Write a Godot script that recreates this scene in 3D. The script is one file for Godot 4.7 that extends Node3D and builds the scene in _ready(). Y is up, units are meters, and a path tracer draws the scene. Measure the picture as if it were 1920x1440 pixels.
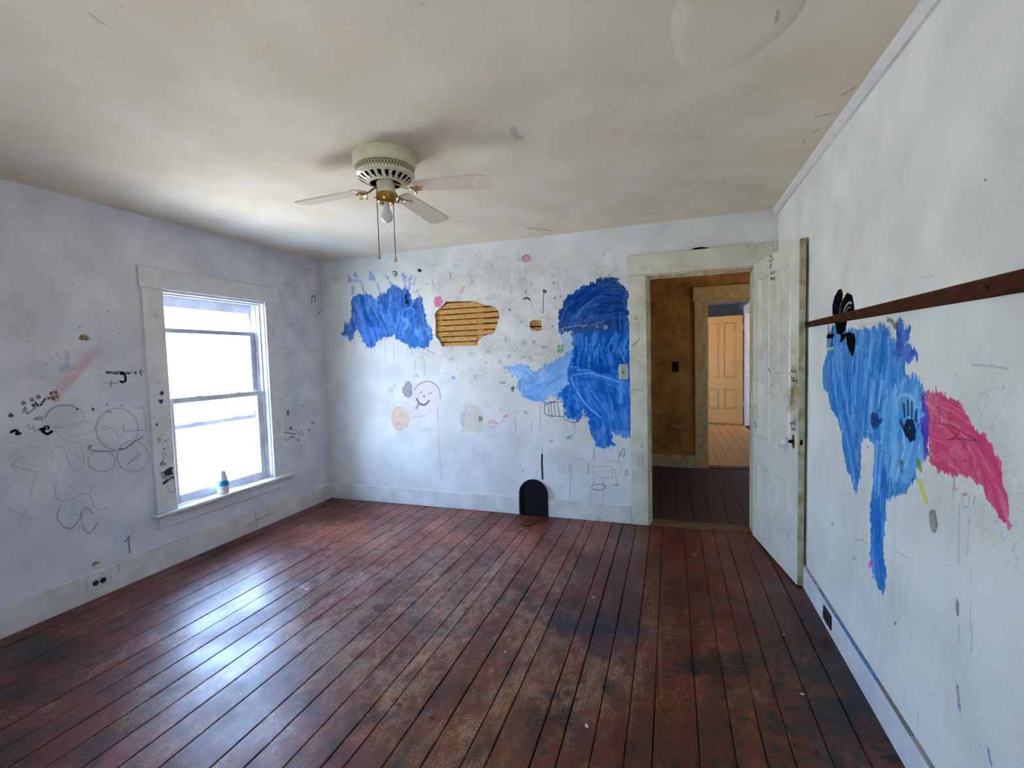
extends Node3D
# An old bedroom: one sash window, scribbled plaster walls, worn board floor, ceiling fan,
# and a doorway into a dim papered hall with another room beyond.
# Metres, y up. x runs along the back wall, z from the back wall (z = 0) towards the viewer.

const EYE := Vector3(3.38543, 1.41514, 3.91411)
const TURN := Vector3(-3.25668, 18.98884, -1.59333)   # pitch, yaw, roll in degrees
const FOCAL := 867.769                                # in pixels of the 1920 x 1440 frame
const W := 4.1364      # room width
const H := 2.45        # room height
const D := 4.85        # room depth
const DOOR_L := 3.214  # door opening in the back wall
const DOOR_R := 3.975
const DOOR_H := 2.045

const DRAFT := 1.0     # coarser textures for quick looks

var eye_basis: Basis
var rng := RandomNumberGenerator.new()
var mats := {}
var used_names := {}


# ------------------------------------------------------------------ names and nodes
func numbered(parent: Node, called: String) -> String:
	var key := str(parent.get_instance_id()) + "/" + called
	var k: int = used_names.get(key, 0)
	used_names[key] = k + 1
	return called if k == 0 else "%s_%03d" % [called, k]


func put(called: String, mesh: Mesh, m: Material, parent: Node = self) -> MeshInstance3D:
	var o := MeshInstance3D.new()
	o.name = numbered(parent, called)
	o.mesh = mesh
	if m:
		o.material_override = m
	parent.add_child(o)
	return o


func base(called: String, parent: Node = self) -> Node3D:
	var o := Node3D.new()
	o.name = numbered(parent, called)
	parent.add_child(o)
	return o


func tag(o: Node, label: String, category: String, group := "") -> Node:
	o.set_meta("label", label)
	o.set_meta("category", category)
	if group != "":
		o.set_meta("group", group)
	return o


func struct(o: Node, label: String, category: String) -> Node:
	o.set_meta("kind", "structure")
	return tag(o, label, category)


# ------------------------------------------------------------------ mesh builder
class MB:
	var v := PackedVector3Array()
	var n := PackedVector3Array()
	var t := PackedVector2Array()
	var xf := Transform3D.IDENTITY
	var cv = null          # a Canvas gives planar texture coordinates in metres

	func _put(p: Vector3, nn: Vector3, uv: Vector2) -> void:
		var q := xf * p
		v.append(q)
		n.append((xf.basis * nn).normalized())
		t.append(cv.uv(q) if cv != null else uv)

	func tri(a: Vector3, b: Vector3, c: Vector3, na: Vector3, nb: Vector3, nc: Vector3, ua := Vector2.ZERO, ub := Vector2.ZERO, uc := Vector2.ZERO) -> void:
		if (b - a).cross(c - a).dot(na + nb + nc) > 0.0:
			_put(a, na, ua); _put(c, nc, uc); _put(b, nb, ub)
		else:
			_put(a, na, ua); _put(b, nb, ub); _put(c, nc, uc)

	func face(pts: Array, out: Vector3) -> void:   # convex flat polygon looking along out
		var nn: Vector3 = (pts[1] - pts[0]).cross(pts[2] - pts[0]).normalized()
		if nn.dot(out) < 0.0:
			nn = -nn
		for k in range(1, pts.size() - 1):
			tri(pts[0], pts[k], pts[k + 1], nn, nn, nn)

	func _corner(c: Vector3, h: Vector3, e: float, s: Vector3, axis: int) -> Vector3:
		var p := Vector3(s.x * (h.x - e), s.y * (h.y - e), s.z * (h.z - e))
		p[axis] = s[axis] * h[axis]
		return c + p

	func box(mn: Vector3, mx: Vector3, bev := 0.0) -> MB:
		var c := (mn + mx) * 0.5
		var h := (mx - mn) * 0.5
		var e := minf(bev, minf(h.x, minf(h.y, h.z)) * 0.9)
		for ax in 3:
			var b := (ax + 1) % 3
			var d := (ax + 2) % 3
			for s in [-1.0, 1.0]:
				var q := []
				for k in [[-1.0, -1.0], [1.0, -1.0], [1.0, 1.0], [-1.0, 1.0]]:
					var sg := Vector3.ZERO
					sg[ax] = s; sg[b] = k[0]; sg[d] = k[1]
					q.append(_corner(c, h, e, sg, ax))
				var o := Vector3.ZERO
				o[ax] = s
				face(q, o)
		if e > 0.0:
			for ax in 3:
				var b := (ax + 1) % 3
				var d := (ax + 2) % 3
				for s in [-1.0, 1.0]:
					for r in [-1.0, 1.0]:
						var p0 := Vector3.ZERO
						p0[b] = s; p0[d] = r; p0[ax] = -1.0
						var p1 := p0
						p1[ax] = 1.0
						var o := Vector3.ZERO
						o[b] = s; o[d] = r
						face([_corner(c, h, e, p0, b), _corner(c, h, e, p1, b), _corner(c, h, e, p1, d), _corner(c, h, e, p0, d)], o)
			for sx in [-1.0, 1.0]:
				for sy in [-1.0, 1.0]:
					for sz in [-1.0, 1.0]:
						var s := Vector3(sx, sy, sz)
						face([_corner(c, h, e, s, 0), _corner(c, h, e, s, 1), _corner(c, h, e, s, 2)], s)
		return self

	func lathe(prof: Array, seg: int, slots := []) -> MB:   # prof: Vector2(radius, height), round the y axis
		var ns := []
		for i in prof.size():
			var a: Vector2 = prof[maxi(i - 1, 0)]
			var b: Vector2 = prof[mini(i + 1, prof.size() - 1)]
			var d := b - a
			ns.append(Vector2(d.y, -d.x).normalized())
		for i in prof.size() - 1:
			var p: Vector2 = prof[i]
			var q: Vector2 = prof[i + 1]
			if p.distance_to(q) < 1e-6:
				continue
			var np: Vector2 = ns[i]
			var nq: Vector2 = ns[i + 1]
			var fl := Vector2((q - p).y, -(q - p).x).normalized()
			if np.dot(fl) < 0.8: np = fl
			if nq.dot(fl) < 0.8: nq = fl
			for k in seg:
				if i < slots.size() and k % 4 < slots[i]:
					continue
				var a0 := TAU * k / seg
				var a1 := TAU * (k + 1) / seg
				var e0 := Vector3(cos(a0), 0, sin(a0))
				var e1 := Vector3(cos(a1), 0, sin(a1))
				var up := Vector3.UP
				var A := e0 * p.x + up * p.y
				var B := e1 * p.x + up * p.y
				var C := e1 * q.x + up * q.y
				var E := e0 * q.x + up * q.y
				var u0 := float(k) / seg
				var u1 := float(k + 1) / seg
				var v0 := float(i) / (prof.size() - 1)
				var v1 := float(i + 1) / (prof.size() - 1)
				if p.x > 1e-5:
					tri(A, B, C, e0 * np.x + up * np.y, e1 * np.x + up * np.y, e1 * nq.x + up * nq.y, Vector2(u0, v0), Vector2(u1, v0), Vector2(u1, v1))
				if q.x > 1e-5:
					tri(A, C, E, e0 * np.x + up * np.y, e1 * nq.x + up * nq.y, e0 * nq.x + up * nq.y, Vector2(u0, v0), Vector2(u1, v1), Vector2(u0, v1))
		return self

	func tube(path: Array, radii: Array, seg := 8) -> MB:
		var rings := []
		var nrm := []
		var side := Vector3.ZERO
		for i in path.size():
			var d: Vector3 = (path[mini(i + 1, path.size() - 1)] - path[maxi(i - 1, 0)]).normalized()
			if side == Vector3.ZERO:
				side = d.cross(Vector3.UP if absf(d.y) < 0.9 else Vector3.RIGHT).normalized()
			side = (side - d * side.dot(d)).normalized()
			var up := d.cross(side)
			var ring := []
			var rn := []
			for k in seg:
				var a := TAU * k / seg
				var e := side * cos(a) + up * sin(a)
				rn.append(e)
				ring.append(path[i] + e * float(radii[mini(i, radii.size() - 1)]))
			rings.append(ring)
			nrm.append(rn)
		for i in path.size() - 1:
			for k in seg:
				var j := (k + 1) % seg
				tri(rings[i][k], rings[i][j], rings[i + 1][j], nrm[i][k], nrm[i][j], nrm[i + 1][j])
				tri(rings[i][k], rings[i + 1][j], rings[i + 1][k], nrm[i][k], nrm[i + 1][j], nrm[i + 1][k])
		face(rings[0], path[0] - path[1])
		face(rings[-1], path[-1] - path[-2])
		return self

	func prism(poly: PackedVector2Array, depth: float) -> MB:   # polygon in the xy plane, from z = 0 to z = -depth
		var idx := Geometry2D.triangulate_polygon(poly)
		for k in range(0, idx.size(), 3):
			var a := poly[idx[k]]
			var b := poly[idx[k + 1]]
			var c := poly[idx[k + 2]]
			var f := Vector3.BACK
			tri(Vector3(a.x, a.y, 0), Vector3(b.x, b.y, 0), Vector3(c.x, c.y, 0), f, f, f)
			tri(Vector3(a.x, a.y, -depth), Vector3(b.x, b.y, -depth), Vector3(c.x, c.y, -depth), -f, -f, -f)
		rim(poly, depth, 1.0)
		return self

	func rim(poly: PackedVector2Array, depth: float, out: float) -> void:
		var turn := 1.0 if Geometry2D.is_polygon_clockwise(poly) else -1.0
		for k in poly.size():
			var a := poly[k]
			var b := poly[(k + 1) % poly.size()]
			var d := b - a
			var o := Vector3(-d.y, d.x, 0) * turn * out
			face([Vector3(a.x, a.y, 0), Vector3(b.x, b.y, 0), Vector3(b.x, b.y, -depth), Vector3(a.x, a.y, -depth)], o)

	func mesh() -> ArrayMesh:
		var m := ArrayMesh.new()
		var a := []
		a.resize(Mesh.ARRAY_MAX)
		a[Mesh.ARRAY_VERTEX] = v
		a[Mesh.ARRAY_NORMAL] = n
		a[Mesh.ARRAY_TEX_UV] = t
		m.add_surface_from_arrays(Mesh.PRIMITIVE_TRIANGLES, a)
		return m


func mb(cv = null, xf := Transform3D.IDENTITY) -> MB:
	var b := MB.new()
	b.cv = cv
	b.xf = xf
	return b


func box(mn: Vector3, mx: Vector3, bev := 0.0, cv = null) -> ArrayMesh:
	return mb(cv).box(mn, mx, bev).mesh()


# a sheet of wall with holes: polygons are in (right, up) metres of the wall, xf carries (right, up, out) into the room
func sheet(xf: Transform3D, size: Vector2, holes: Array, depth: float, cv) -> MB:
	var b := mb(cv, xf)
	var cuts := [0.0, size.x]
	for h in holes:
		var lo := 1e9
		var hi := -1e9
		for p in h:
			lo = minf(lo, p.x)
			hi = maxf(hi, p.x)
		cuts.append((lo + hi) / 2.0)
	cuts.sort()
	for i in cuts.size() - 1:
		if cuts[i + 1] - cuts[i] < 1e-4:
			continue
		var parts := [PackedVector2Array([Vector2(cuts[i], 0), Vector2(cuts[i + 1], 0), Vector2(cuts[i + 1], size.y), Vector2(cuts[i], size.y)])]
		for h in holes:
			var next := []
			for p in parts:
				for q in Geometry2D.clip_polygons(p, h):
					if q.size() > 2:
						next.append(q)
			parts = next
		for p in parts:
			var idx := Geometry2D.triangulate_polygon(p)
			for k in range(0, idx.size(), 3):
				var f := Vector3.BACK
				b.tri(Vector3(p[idx[k]].x, p[idx[k]].y, 0), Vector3(p[idx[k + 1]].x, p[idx[k + 1]].y, 0), Vector3(p[idx[k + 2]].x, p[idx[k + 2]].y, 0), f, f, f)
	for h in holes:
		b.rim(h, depth, -1.0)
	return b


# ------------------------------------------------------------------ canvas: the paint, pencil and dirt on one flat surface
class Canvas:
	var w: int
	var h: int
	var o: Vector3      # corner of the surface where the texture starts (its top, at the start of ux)
	var ux: Vector3
	var uy: Vector3     # points down the surface
	var mpp: float      # metres in one texel
	var d: PackedByteArray
	var eye: Vector3
	var eb: Basis
	var f: float
	var mask: PackedByteArray
	var nz := FastNoiseLite.new()   # three octaves
	var n1 := FastNoiseLite.new()   # one octave
	var r := RandomNumberGenerator.new()

	func _init(o_: Vector3, ux_: Vector3, uy_: Vector3, size: Vector2, mpp_: float, seed_: int, eye_: Vector3, eb_: Basis, f_: float) -> void:
		o = o_; ux = ux_; uy = uy_; mpp = mpp_
		w = int(ceil(size.x / mpp)); h = int(ceil(size.y / mpp))
		eye = eye_; eb = eb_; f = f_
		d.resize(w * h * 3)
		nz.seed = seed_
		nz.noise_type = FastNoiseLite.TYPE_SIMPLEX_SMOOTH
		nz.fractal_type = FastNoiseLite.FRACTAL_FBM
		nz.fractal_octaves = 3
		nz.frequency = 1.0
		n1.seed = seed_ + 1
		n1.noise_type = FastNoiseLite.TYPE_SIMPLEX_SMOOTH
		n1.fractal_type = FastNoiseLite.FRACTAL_NONE
		n1.frequency = 1.0
		r.seed = seed_

	func uv(p: Vector3) -> Vector2:
		return Vector2((p - o).dot(ux) / (w * mpp), (p - o).dot(uy) / (h * mpp))

	func at(px: Vector2) -> Vector2:   # photograph pixel -> texel, through the surface's own plane
		var dir := eb * Vector3((px.x - 960.0) / f, -(px.y - 720.0) / f, -1.0)
		var nn := ux.cross(uy)
		var p := eye + dir * ((o - eye).dot(nn) / dir.dot(nn))
		return Vector2((p - o).dot(ux), (p - o).dot(uy)) / mpp

	func pts(fr: Array, a: Array) -> PackedVector2Array:   # numbers read off an enlarged view: fr = [left, top, enlargement]
		var out := PackedVector2Array()
		for k in range(0, a.size(), 2):
			out.append(at(Vector2(fr[0] + a[k] / fr[2], fr[1] + a[k + 1] / fr[2])))
		return out

	func ground(a: Color, b: Color, blotch: float, fine: float) -> void:
		var la := [a.r8, a.g8, a.b8]
		var dl := [b.r8 - a.r8, b.g8 - a.g8, b.b8 - a.b8]
		var k1 := mpp / blotch
		var k2 := mpp / 0.006
		var i := 0
		for y in h:
			for x in w:
				var t := clampf(nz.get_noise_2d(x * k1, y * k1) * 1.1 + 0.5, 0.0, 1.0)
				var g := n1.get_noise_2d(x * k2 + 900.0, y * k2) * fine
				d[i] = clampi(int(la[0] + dl[0] * t + g), 0, 255)
				d[i + 1] = clampi(int(la[1] + dl[1] * t + g), 0, 255)
				d[i + 2] = clampi(int(la[2] + dl[2] * t + g), 0, 255)
				i += 3

	func dab(x: int, y: int, c: Color, a: float) -> void:
		if x < 0 or y < 0 or x >= w or y >= h or a <= 0.0:
			return
		var i := (y * w + x) * 3
		d[i] = int(d[i] + (c.r * 255.0 - d[i]) * a)
		d[i + 1] = int(d[i + 1] + (c.g * 255.0 - d[i + 1]) * a)
		d[i + 2] = int(d[i + 2] + (c.b * 255.0 - d[i + 2]) * a)

	func seg(a: Vector2, b: Vector2, rad: float, c: Color, al: float, dry := 0.0) -> void:
		var n := maxi(1, int(a.distance_to(b) / 16.0))
		for s in n:
			var p := a.lerp(b, float(s) / n)
			var q := a.lerp(b, float(s + 1) / n)
			var e := rad + 1.0
			var dd := q - p
			var l2 := maxf(dd.length_squared(), 1e-6)
			for y in range(maxi(0, int(minf(p.y, q.y) - e)), mini(h, int(maxf(p.y, q.y) + e) + 1)):
				for x in range(maxi(0, int(minf(p.x, q.x) - e)), mini(w, int(maxf(p.x, q.x) + e) + 1)):
					var v := Vector2(x, y) - p
					var t := v.dot(dd) / l2
					if s > 0 and t < 0.0:
						continue
					t = clampf(t, 0.0, 1.0)
					var k := clampf(rad - (v - dd * t).length() + 0.5, 0.0, 1.0)
					if k > 0.0:
						if dry > 0.0:
							k *= clampf(1.0 - dry + nz.get_noise_2d(x * 0.35, y * 0.35) * dry * 2.2, 0.0, 1.0)
						dab(x, y, c, k * al)

	func line(fr: Array, a: Array, width: float, c: Color, al := 0.8, dry := 0.4) -> void:   # width in metres
		draw(smooth(pts(fr, a)), width, c, al, dry)

	func stick(fr: Array, a: Array, width: float, c: Color, al := 0.8, dry := 0.4) -> void:   # unsmoothed
		draw(pts(fr, a), width, c, al, dry)

	func draw(p: PackedVector2Array, width: float, c: Color, al: float, dry: float) -> void:
		var rad := maxf(width / mpp / 2.0, 0.35)
		var fade := minf(1.0, width / mpp)
		for k in p.size() - 1:
			seg(p[k], p[k + 1], rad, c, al * fade, dry)

	func smooth(p: PackedVector2Array) -> PackedVector2Array:
		if p.size() < 3:
			return p
		var out := PackedVector2Array()
		for k in p.size() - 1:
			var a := p[maxi(k - 1, 0)]
			var b := p[mini(k + 2, p.size() - 1)]
			for s in 6:
				out.append(p[k].cubic_interpolate(p[k + 1], a, b, s / 6.0))
		out.append(p[-1])
		return out

	func ring(fr: Array, cx: float, cy: float, rx: float, ry: float, width: float, c: Color, al := 0.6, from := 0.0, to := 6.4) -> void:
		var a := []
		for k in 25:
			var t := from + (to - from) * k / 24.0
			a.append(cx + cos(t) * rx)
			a.append(cy + sin(t) * ry)
		stick(fr, a, width, c, al)

	func fill(p: PackedVector2Array, c: Color, c2: Color, al: float, rough: float, grain: float, streak := Vector2(0.05, 0.05)) -> void:
		# polygon with a ragged outline (rough, in metres) and a grained coat; leaves the area it covered in mask
		mask = PackedByteArray()
		mask.resize(w * h)
		var lo := p[0]
		var hi := p[0]
		for q in p:
			lo = lo.min(q)
			hi = hi.max(q)
		var e := rough / mpp
		for y in range(maxi(0, int(lo.y - e)), mini(h, int(hi.y + e) + 1)):
			for x in range(maxi(0, int(lo.x - e)), mini(w, int(hi.x + e) + 1)):
				var q := Vector2(x + nz.get_noise_2d(x * 0.04, y * 0.04) * e * 0.8, y + (nz.get_noise_2d(x * 0.13 + 77.0, y * 0.02) * 1.0 + nz.get_noise_2d(x * 0.03, y * 0.05 + 50.0) * 0.6) * e)
				if Geometry2D.is_point_in_polygon(q, p):
					mask[y * w + x] = 1
					var t := clampf(nz.get_noise_2d(x * streak.x, y * streak.y) * 1.3 + 0.5, 0.0, 1.0)
					var g := clampf(1.0 - grain + nz.get_noise_2d(x * 0.22 + 31.0, y * 0.22) * grain * 2.0, 0.0, 1.0)
					dab(x, y, c.lerp(c2, t), al * g)

	func blob(fr: Array, x: float, y: float, rx: float, ry: float, c: Color, al := 0.9, grain := 0.3) -> void:
		var p := PackedVector2Array()
		for k in 14:
			var t := TAU * k / 14.0
			var j := r.randf_range(0.75, 1.15)
			p.append(at(Vector2(fr[0] + (x + cos(t) * rx * j) / fr[2], fr[1] + (y + sin(t) * ry * j) / fr[2])))
		fill(p, c, c, al, 0.004, grain)

	func brush(p: PackedVector2Array, width: float, c: Color, al: float, inside := false) -> void:
		# a stroke of separate bristle trails
		var rad := width / mpp / 2.0
		var s0 := r.randf() * 100.0
		var k := -rad
		while k <= rad:
			var coat := clampf(0.55 + nz.get_noise_2d(k * 0.45, s0) * 1.3, 0.0, 1.0)
			if coat > 0.05:
				var run := 0.0
				for i in p.size() - 1:
					var dd := p[i + 1] - p[i]
					var l := dd.length()
					if l < 1e-3:
						continue
					var nn := Vector2(-dd.y, dd.x) / l
					var s := 0.0
					while s < l:
						var q := p[i] + dd * (s / l) + nn * k
						var g := clampf(0.75 + nz.get_noise_2d((run + s) * 0.03 + s0, k * 0.6) * 1.2, 0.0, 1.0)
						var qx := int(q.x)
						var qy := int(q.y)
						if qx >= 0 and qy >= 0 and qx < w and qy < h and (not inside or mask[qy * w + qx] == 1):
							dab(qx, qy, c, al * coat * g)
						s += 0.9
					run += l
			k += 0.9

	func daub(poly: PackedVector2Array, guides: Array, dark: Color, mid: Color, light: Color, n: int, width: float, spread: float, al := 0.95, rough := 0.03) -> void:
		# a patch of hand-smeared paint: a coat, then strokes that follow the guides
		fill(poly, dark, mid, al, rough, 0.22, Vector2(0.09, 0.022))
		for k in n:
			var g: PackedVector2Array = guides[r.randi() % guides.size()]
			var off := Vector2(r.randfn(0.0, 1.0), r.randfn(0.0, 1.0)) * spread / mpp
			var a := r.randf_range(0.0, 0.6)
			var b := a + r.randf_range(0.25, 0.6)
			var q := PackedVector2Array()
			for s in 9:
				var t := lerpf(a, minf(b, 1.0), s / 8.0) * (g.size() - 1)
				var i := mini(int(t), g.size() - 2)
				q.append(g[i].lerp(g[i + 1], t - i) + off)
			var pick := r.randf()
			var c := mid.lerp(light, r.randf()) if pick < 0.55 else dark.lerp(mid, r.randf())
			brush(q, width * r.randf_range(0.4, 1.2), c, r.randf_range(0.35, 0.85), true)
			if pick < 0.5:   # a fingertip dragged through the wet paint
				brush(q, r.randf_range(0.006, 0.014), light.lerp(Color.WHITE, r.randf() * 0.3), r.randf_range(0.3, 0.8), true)

	func drips(fr: Array, a: Array, c: Color, al := 0.55, width := 0.003) -> void:   # x, top, bottom triples
		for k in range(0, a.size(), 3):
			var p := pts(fr, [a[k], a[k + 1]])[0]
			var q := pts(fr, [a[k], a[k + 2]])[0]
			q.x = p.x + r.randf_range(-1.0, 1.0)
			seg(p, q, maxf(0.45, width / mpp / 2.0), c, al * minf(1.0, width / mpp), 0.5)

	func scrawl(n: int, x0: float, y0: float, x1: float, y1: float, size: float, c: Color, al: float) -> void:
		# faint pencil and finger marks scattered over a rectangle of photograph pixels
		for k in n:
			var p := at(Vector2(r.randf_range(x0, x1), r.randf_range(y0, y1)))
			var s := size / mpp * r.randf_range(0.3, 1.3)
			var a := PackedVector2Array()
			var q := p
			var dir := r.randf() * TAU
			for j in r.randi_range(2, 6):
				a.append(q)
				dir += r.randfn(0.0, 1.1)
				q += Vector2.from_angle(dir) * s * 0.4
			draw(smooth(a), r.randf_range(0.002, 0.005), c, al * r.randf_range(0.3, 1.0), 0.7)

	func smudge(n: int, x0: float, y0: float, x1: float, y1: float, size: float, c: Color, al: float) -> void:
		# grimy, rubbed or retoned patches with a grain of their own
		for k in n:
			var p := at(Vector2(r.randf_range(x0, x1), r.randf_range(y0, y1)))
			var rx := size / mpp * r.randf_range(0.3, 1.3)
			var ry := size / mpp * r.randf_range(0.3, 1.3)
			var s := r.randf() * 500.0
			var aa := al * r.randf_range(0.3, 1.0)
			for y in range(maxi(0, int(p.y - ry)), mini(h, int(p.y + ry))):
				for x in range(maxi(0, int(p.x - rx)), mini(w, int(p.x + rx))):
					var e := Vector2((x - p.x) / rx, (y - p.y) / ry).length()
					if e > 1.3:
						continue
					var g := nz.get_noise_2d(x * 0.06 + s, y * 0.06) * 1.0 + nz.get_noise_2d(x * 0.3 + s, y * 0.3) * 1.1 + 0.45 - e * 0.75
					if g > 0.0:
						dab(x, y, c, aa * minf(1.0, g * 1.5))

	func specks(n: int, x0: float, y0: float, x1: float, y1: float, size: float, c: Color, al: float) -> void:
		for k in n:
			var p := at(Vector2(r.randf_range(x0, x1), r.randf_range(y0, y1)))
			var s := maxf(0.6, size / mpp * r.randf_range(0.3, 1.0))
			seg(p, p + Vector2(r.randf_range(-1.0, 1.0), r.randf_range(-1.0, 1.0)) * s, s, c, al * r.randf_range(0.4, 1.0), 0.3)

	func picture() -> ImageTexture:
		var im := Image.create_from_data(w, h, false, Image.FORMAT_RGB8, d)
		return ImageTexture.create_from_image(im)


func canvas(o: Vector3, ux: Vector3, uy: Vector3, size: Vector2, mpp: float, seed_: int) -> Canvas:
	return Canvas.new(o, ux, uy, size, mpp * DRAFT, seed_, EYE, eye_basis, FOCAL)


# ------------------------------------------------------------------ materials
func plain(c: Color, rough := 0.6, metal := 0.0) -> StandardMaterial3D:
	var m := StandardMaterial3D.new()
	m.albedo_color = c
	m.roughness = rough
	m.metallic = metal
	return m


func rgb(r: int, g: int, b: int) -> Color:
	return Color8(r, g, b)


func noise_picture(seed_: int, freq: float, stops: Array, size := 256, octaves := 4, squash := 1.0) -> ImageTexture:
	var nz := FastNoiseLite.new()
	nz.seed = seed_
	nz.frequency = freq
	nz.fractal_octaves = octaves
	nz.noise_type = FastNoiseLite.TYPE_SIMPLEX_SMOOTH
	var im := nz.get_seamless_image(size if squash > 0.0 else int(-size * squash), int(size * squash) if squash > 0.0 else size)
	if squash != 1.0:
		im.resize(size, size, Image.INTERPOLATE_CUBIC)
	im.convert(Image.FORMAT_L8)
	var src := im.get_data()
	var lut := PackedByteArray()
	for k in 256:
		var t := k / 255.0
		var c: Color = stops[0][1]
		for j in stops.size() - 1:
			if t >= stops[j][0]:
				c = (stops[j][1] as Color).lerp(stops[j + 1][1], clampf((t - stops[j][0]) / (stops[j + 1][0] - stops[j][0]), 0.0, 1.0))
		lut.append_array([c.r8, c.g8, c.b8])
	var out := PackedByteArray()
	out.resize(src.size() * 3)
	for k in src.size():
		out[k * 3] = lut[src[k] * 3]
		out[k * 3 + 1] = lut[src[k] * 3 + 1]
		out[k * 3 + 2] = lut[src[k] * 3 + 2]
	return ImageTexture.create_from_image(Image.create_from_data(size, size, false, Image.FORMAT_RGB8, out))


func grained(pic: Texture2D, rough: float, per_metre: float, stretch := Vector3.ONE) -> StandardMaterial3D:
	var m := plain(Color.WHITE, rough)
	m.albedo_texture = pic
	m.uv1_triplanar = true
	m.uv1_world_triplanar = true
	m.uv1_scale = stretch * per_metre
	return m


func painted(cv: Canvas, rough: float) -> StandardMaterial3D:
	var m := plain(Color.WHITE, rough)
	m.albedo_texture = cv.picture()
	m.texture_repeat = false
	return m


# ------------------------------------------------------------------ what children drew and smeared on the walls
const FA := [0.0, 480.0, 3.0]
const FA3 := [0.0, 760.0, 4.5]
const FA2 := [0.0, 600.0, 5.143]
const FL := [480.0, 500.0, 3.6]
const FW := [280.0, 780.0, 9.0]
const FB := [600.0, 440.0, 3.0]
const FB2 := [620.0, 480.0, 6.0]
const FB3 := [700.0, 680.0, 6.4]
const FB5 := [940.0, 680.0, 5.538]
const FB6 := [820.0, 460.0, 6.0]
const FB7 := [780.0, 540.0, 6.857]
const FR1 := [1480.0, 480.0, 3.2727]
const FR2 := [1520.0, 520.0, 6.0]
const FR3 := [1520.0, 720.0, 3.6]
const FR4 := [1480.0, 840.0, 2.4]
const FD1 := [1400.0, 440.0, 5.538]
const FD2 := [1400.0, 680.0, 5.538]
const FC := [1140.0, 400.0, 3.4286]
const FP := [0.0, 0.0, 1.0]

var BLACK := Color8(9, 8, 10)
var PENCIL := Color8(120, 117, 120)
var GREY := Color8(160, 158, 160)


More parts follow.
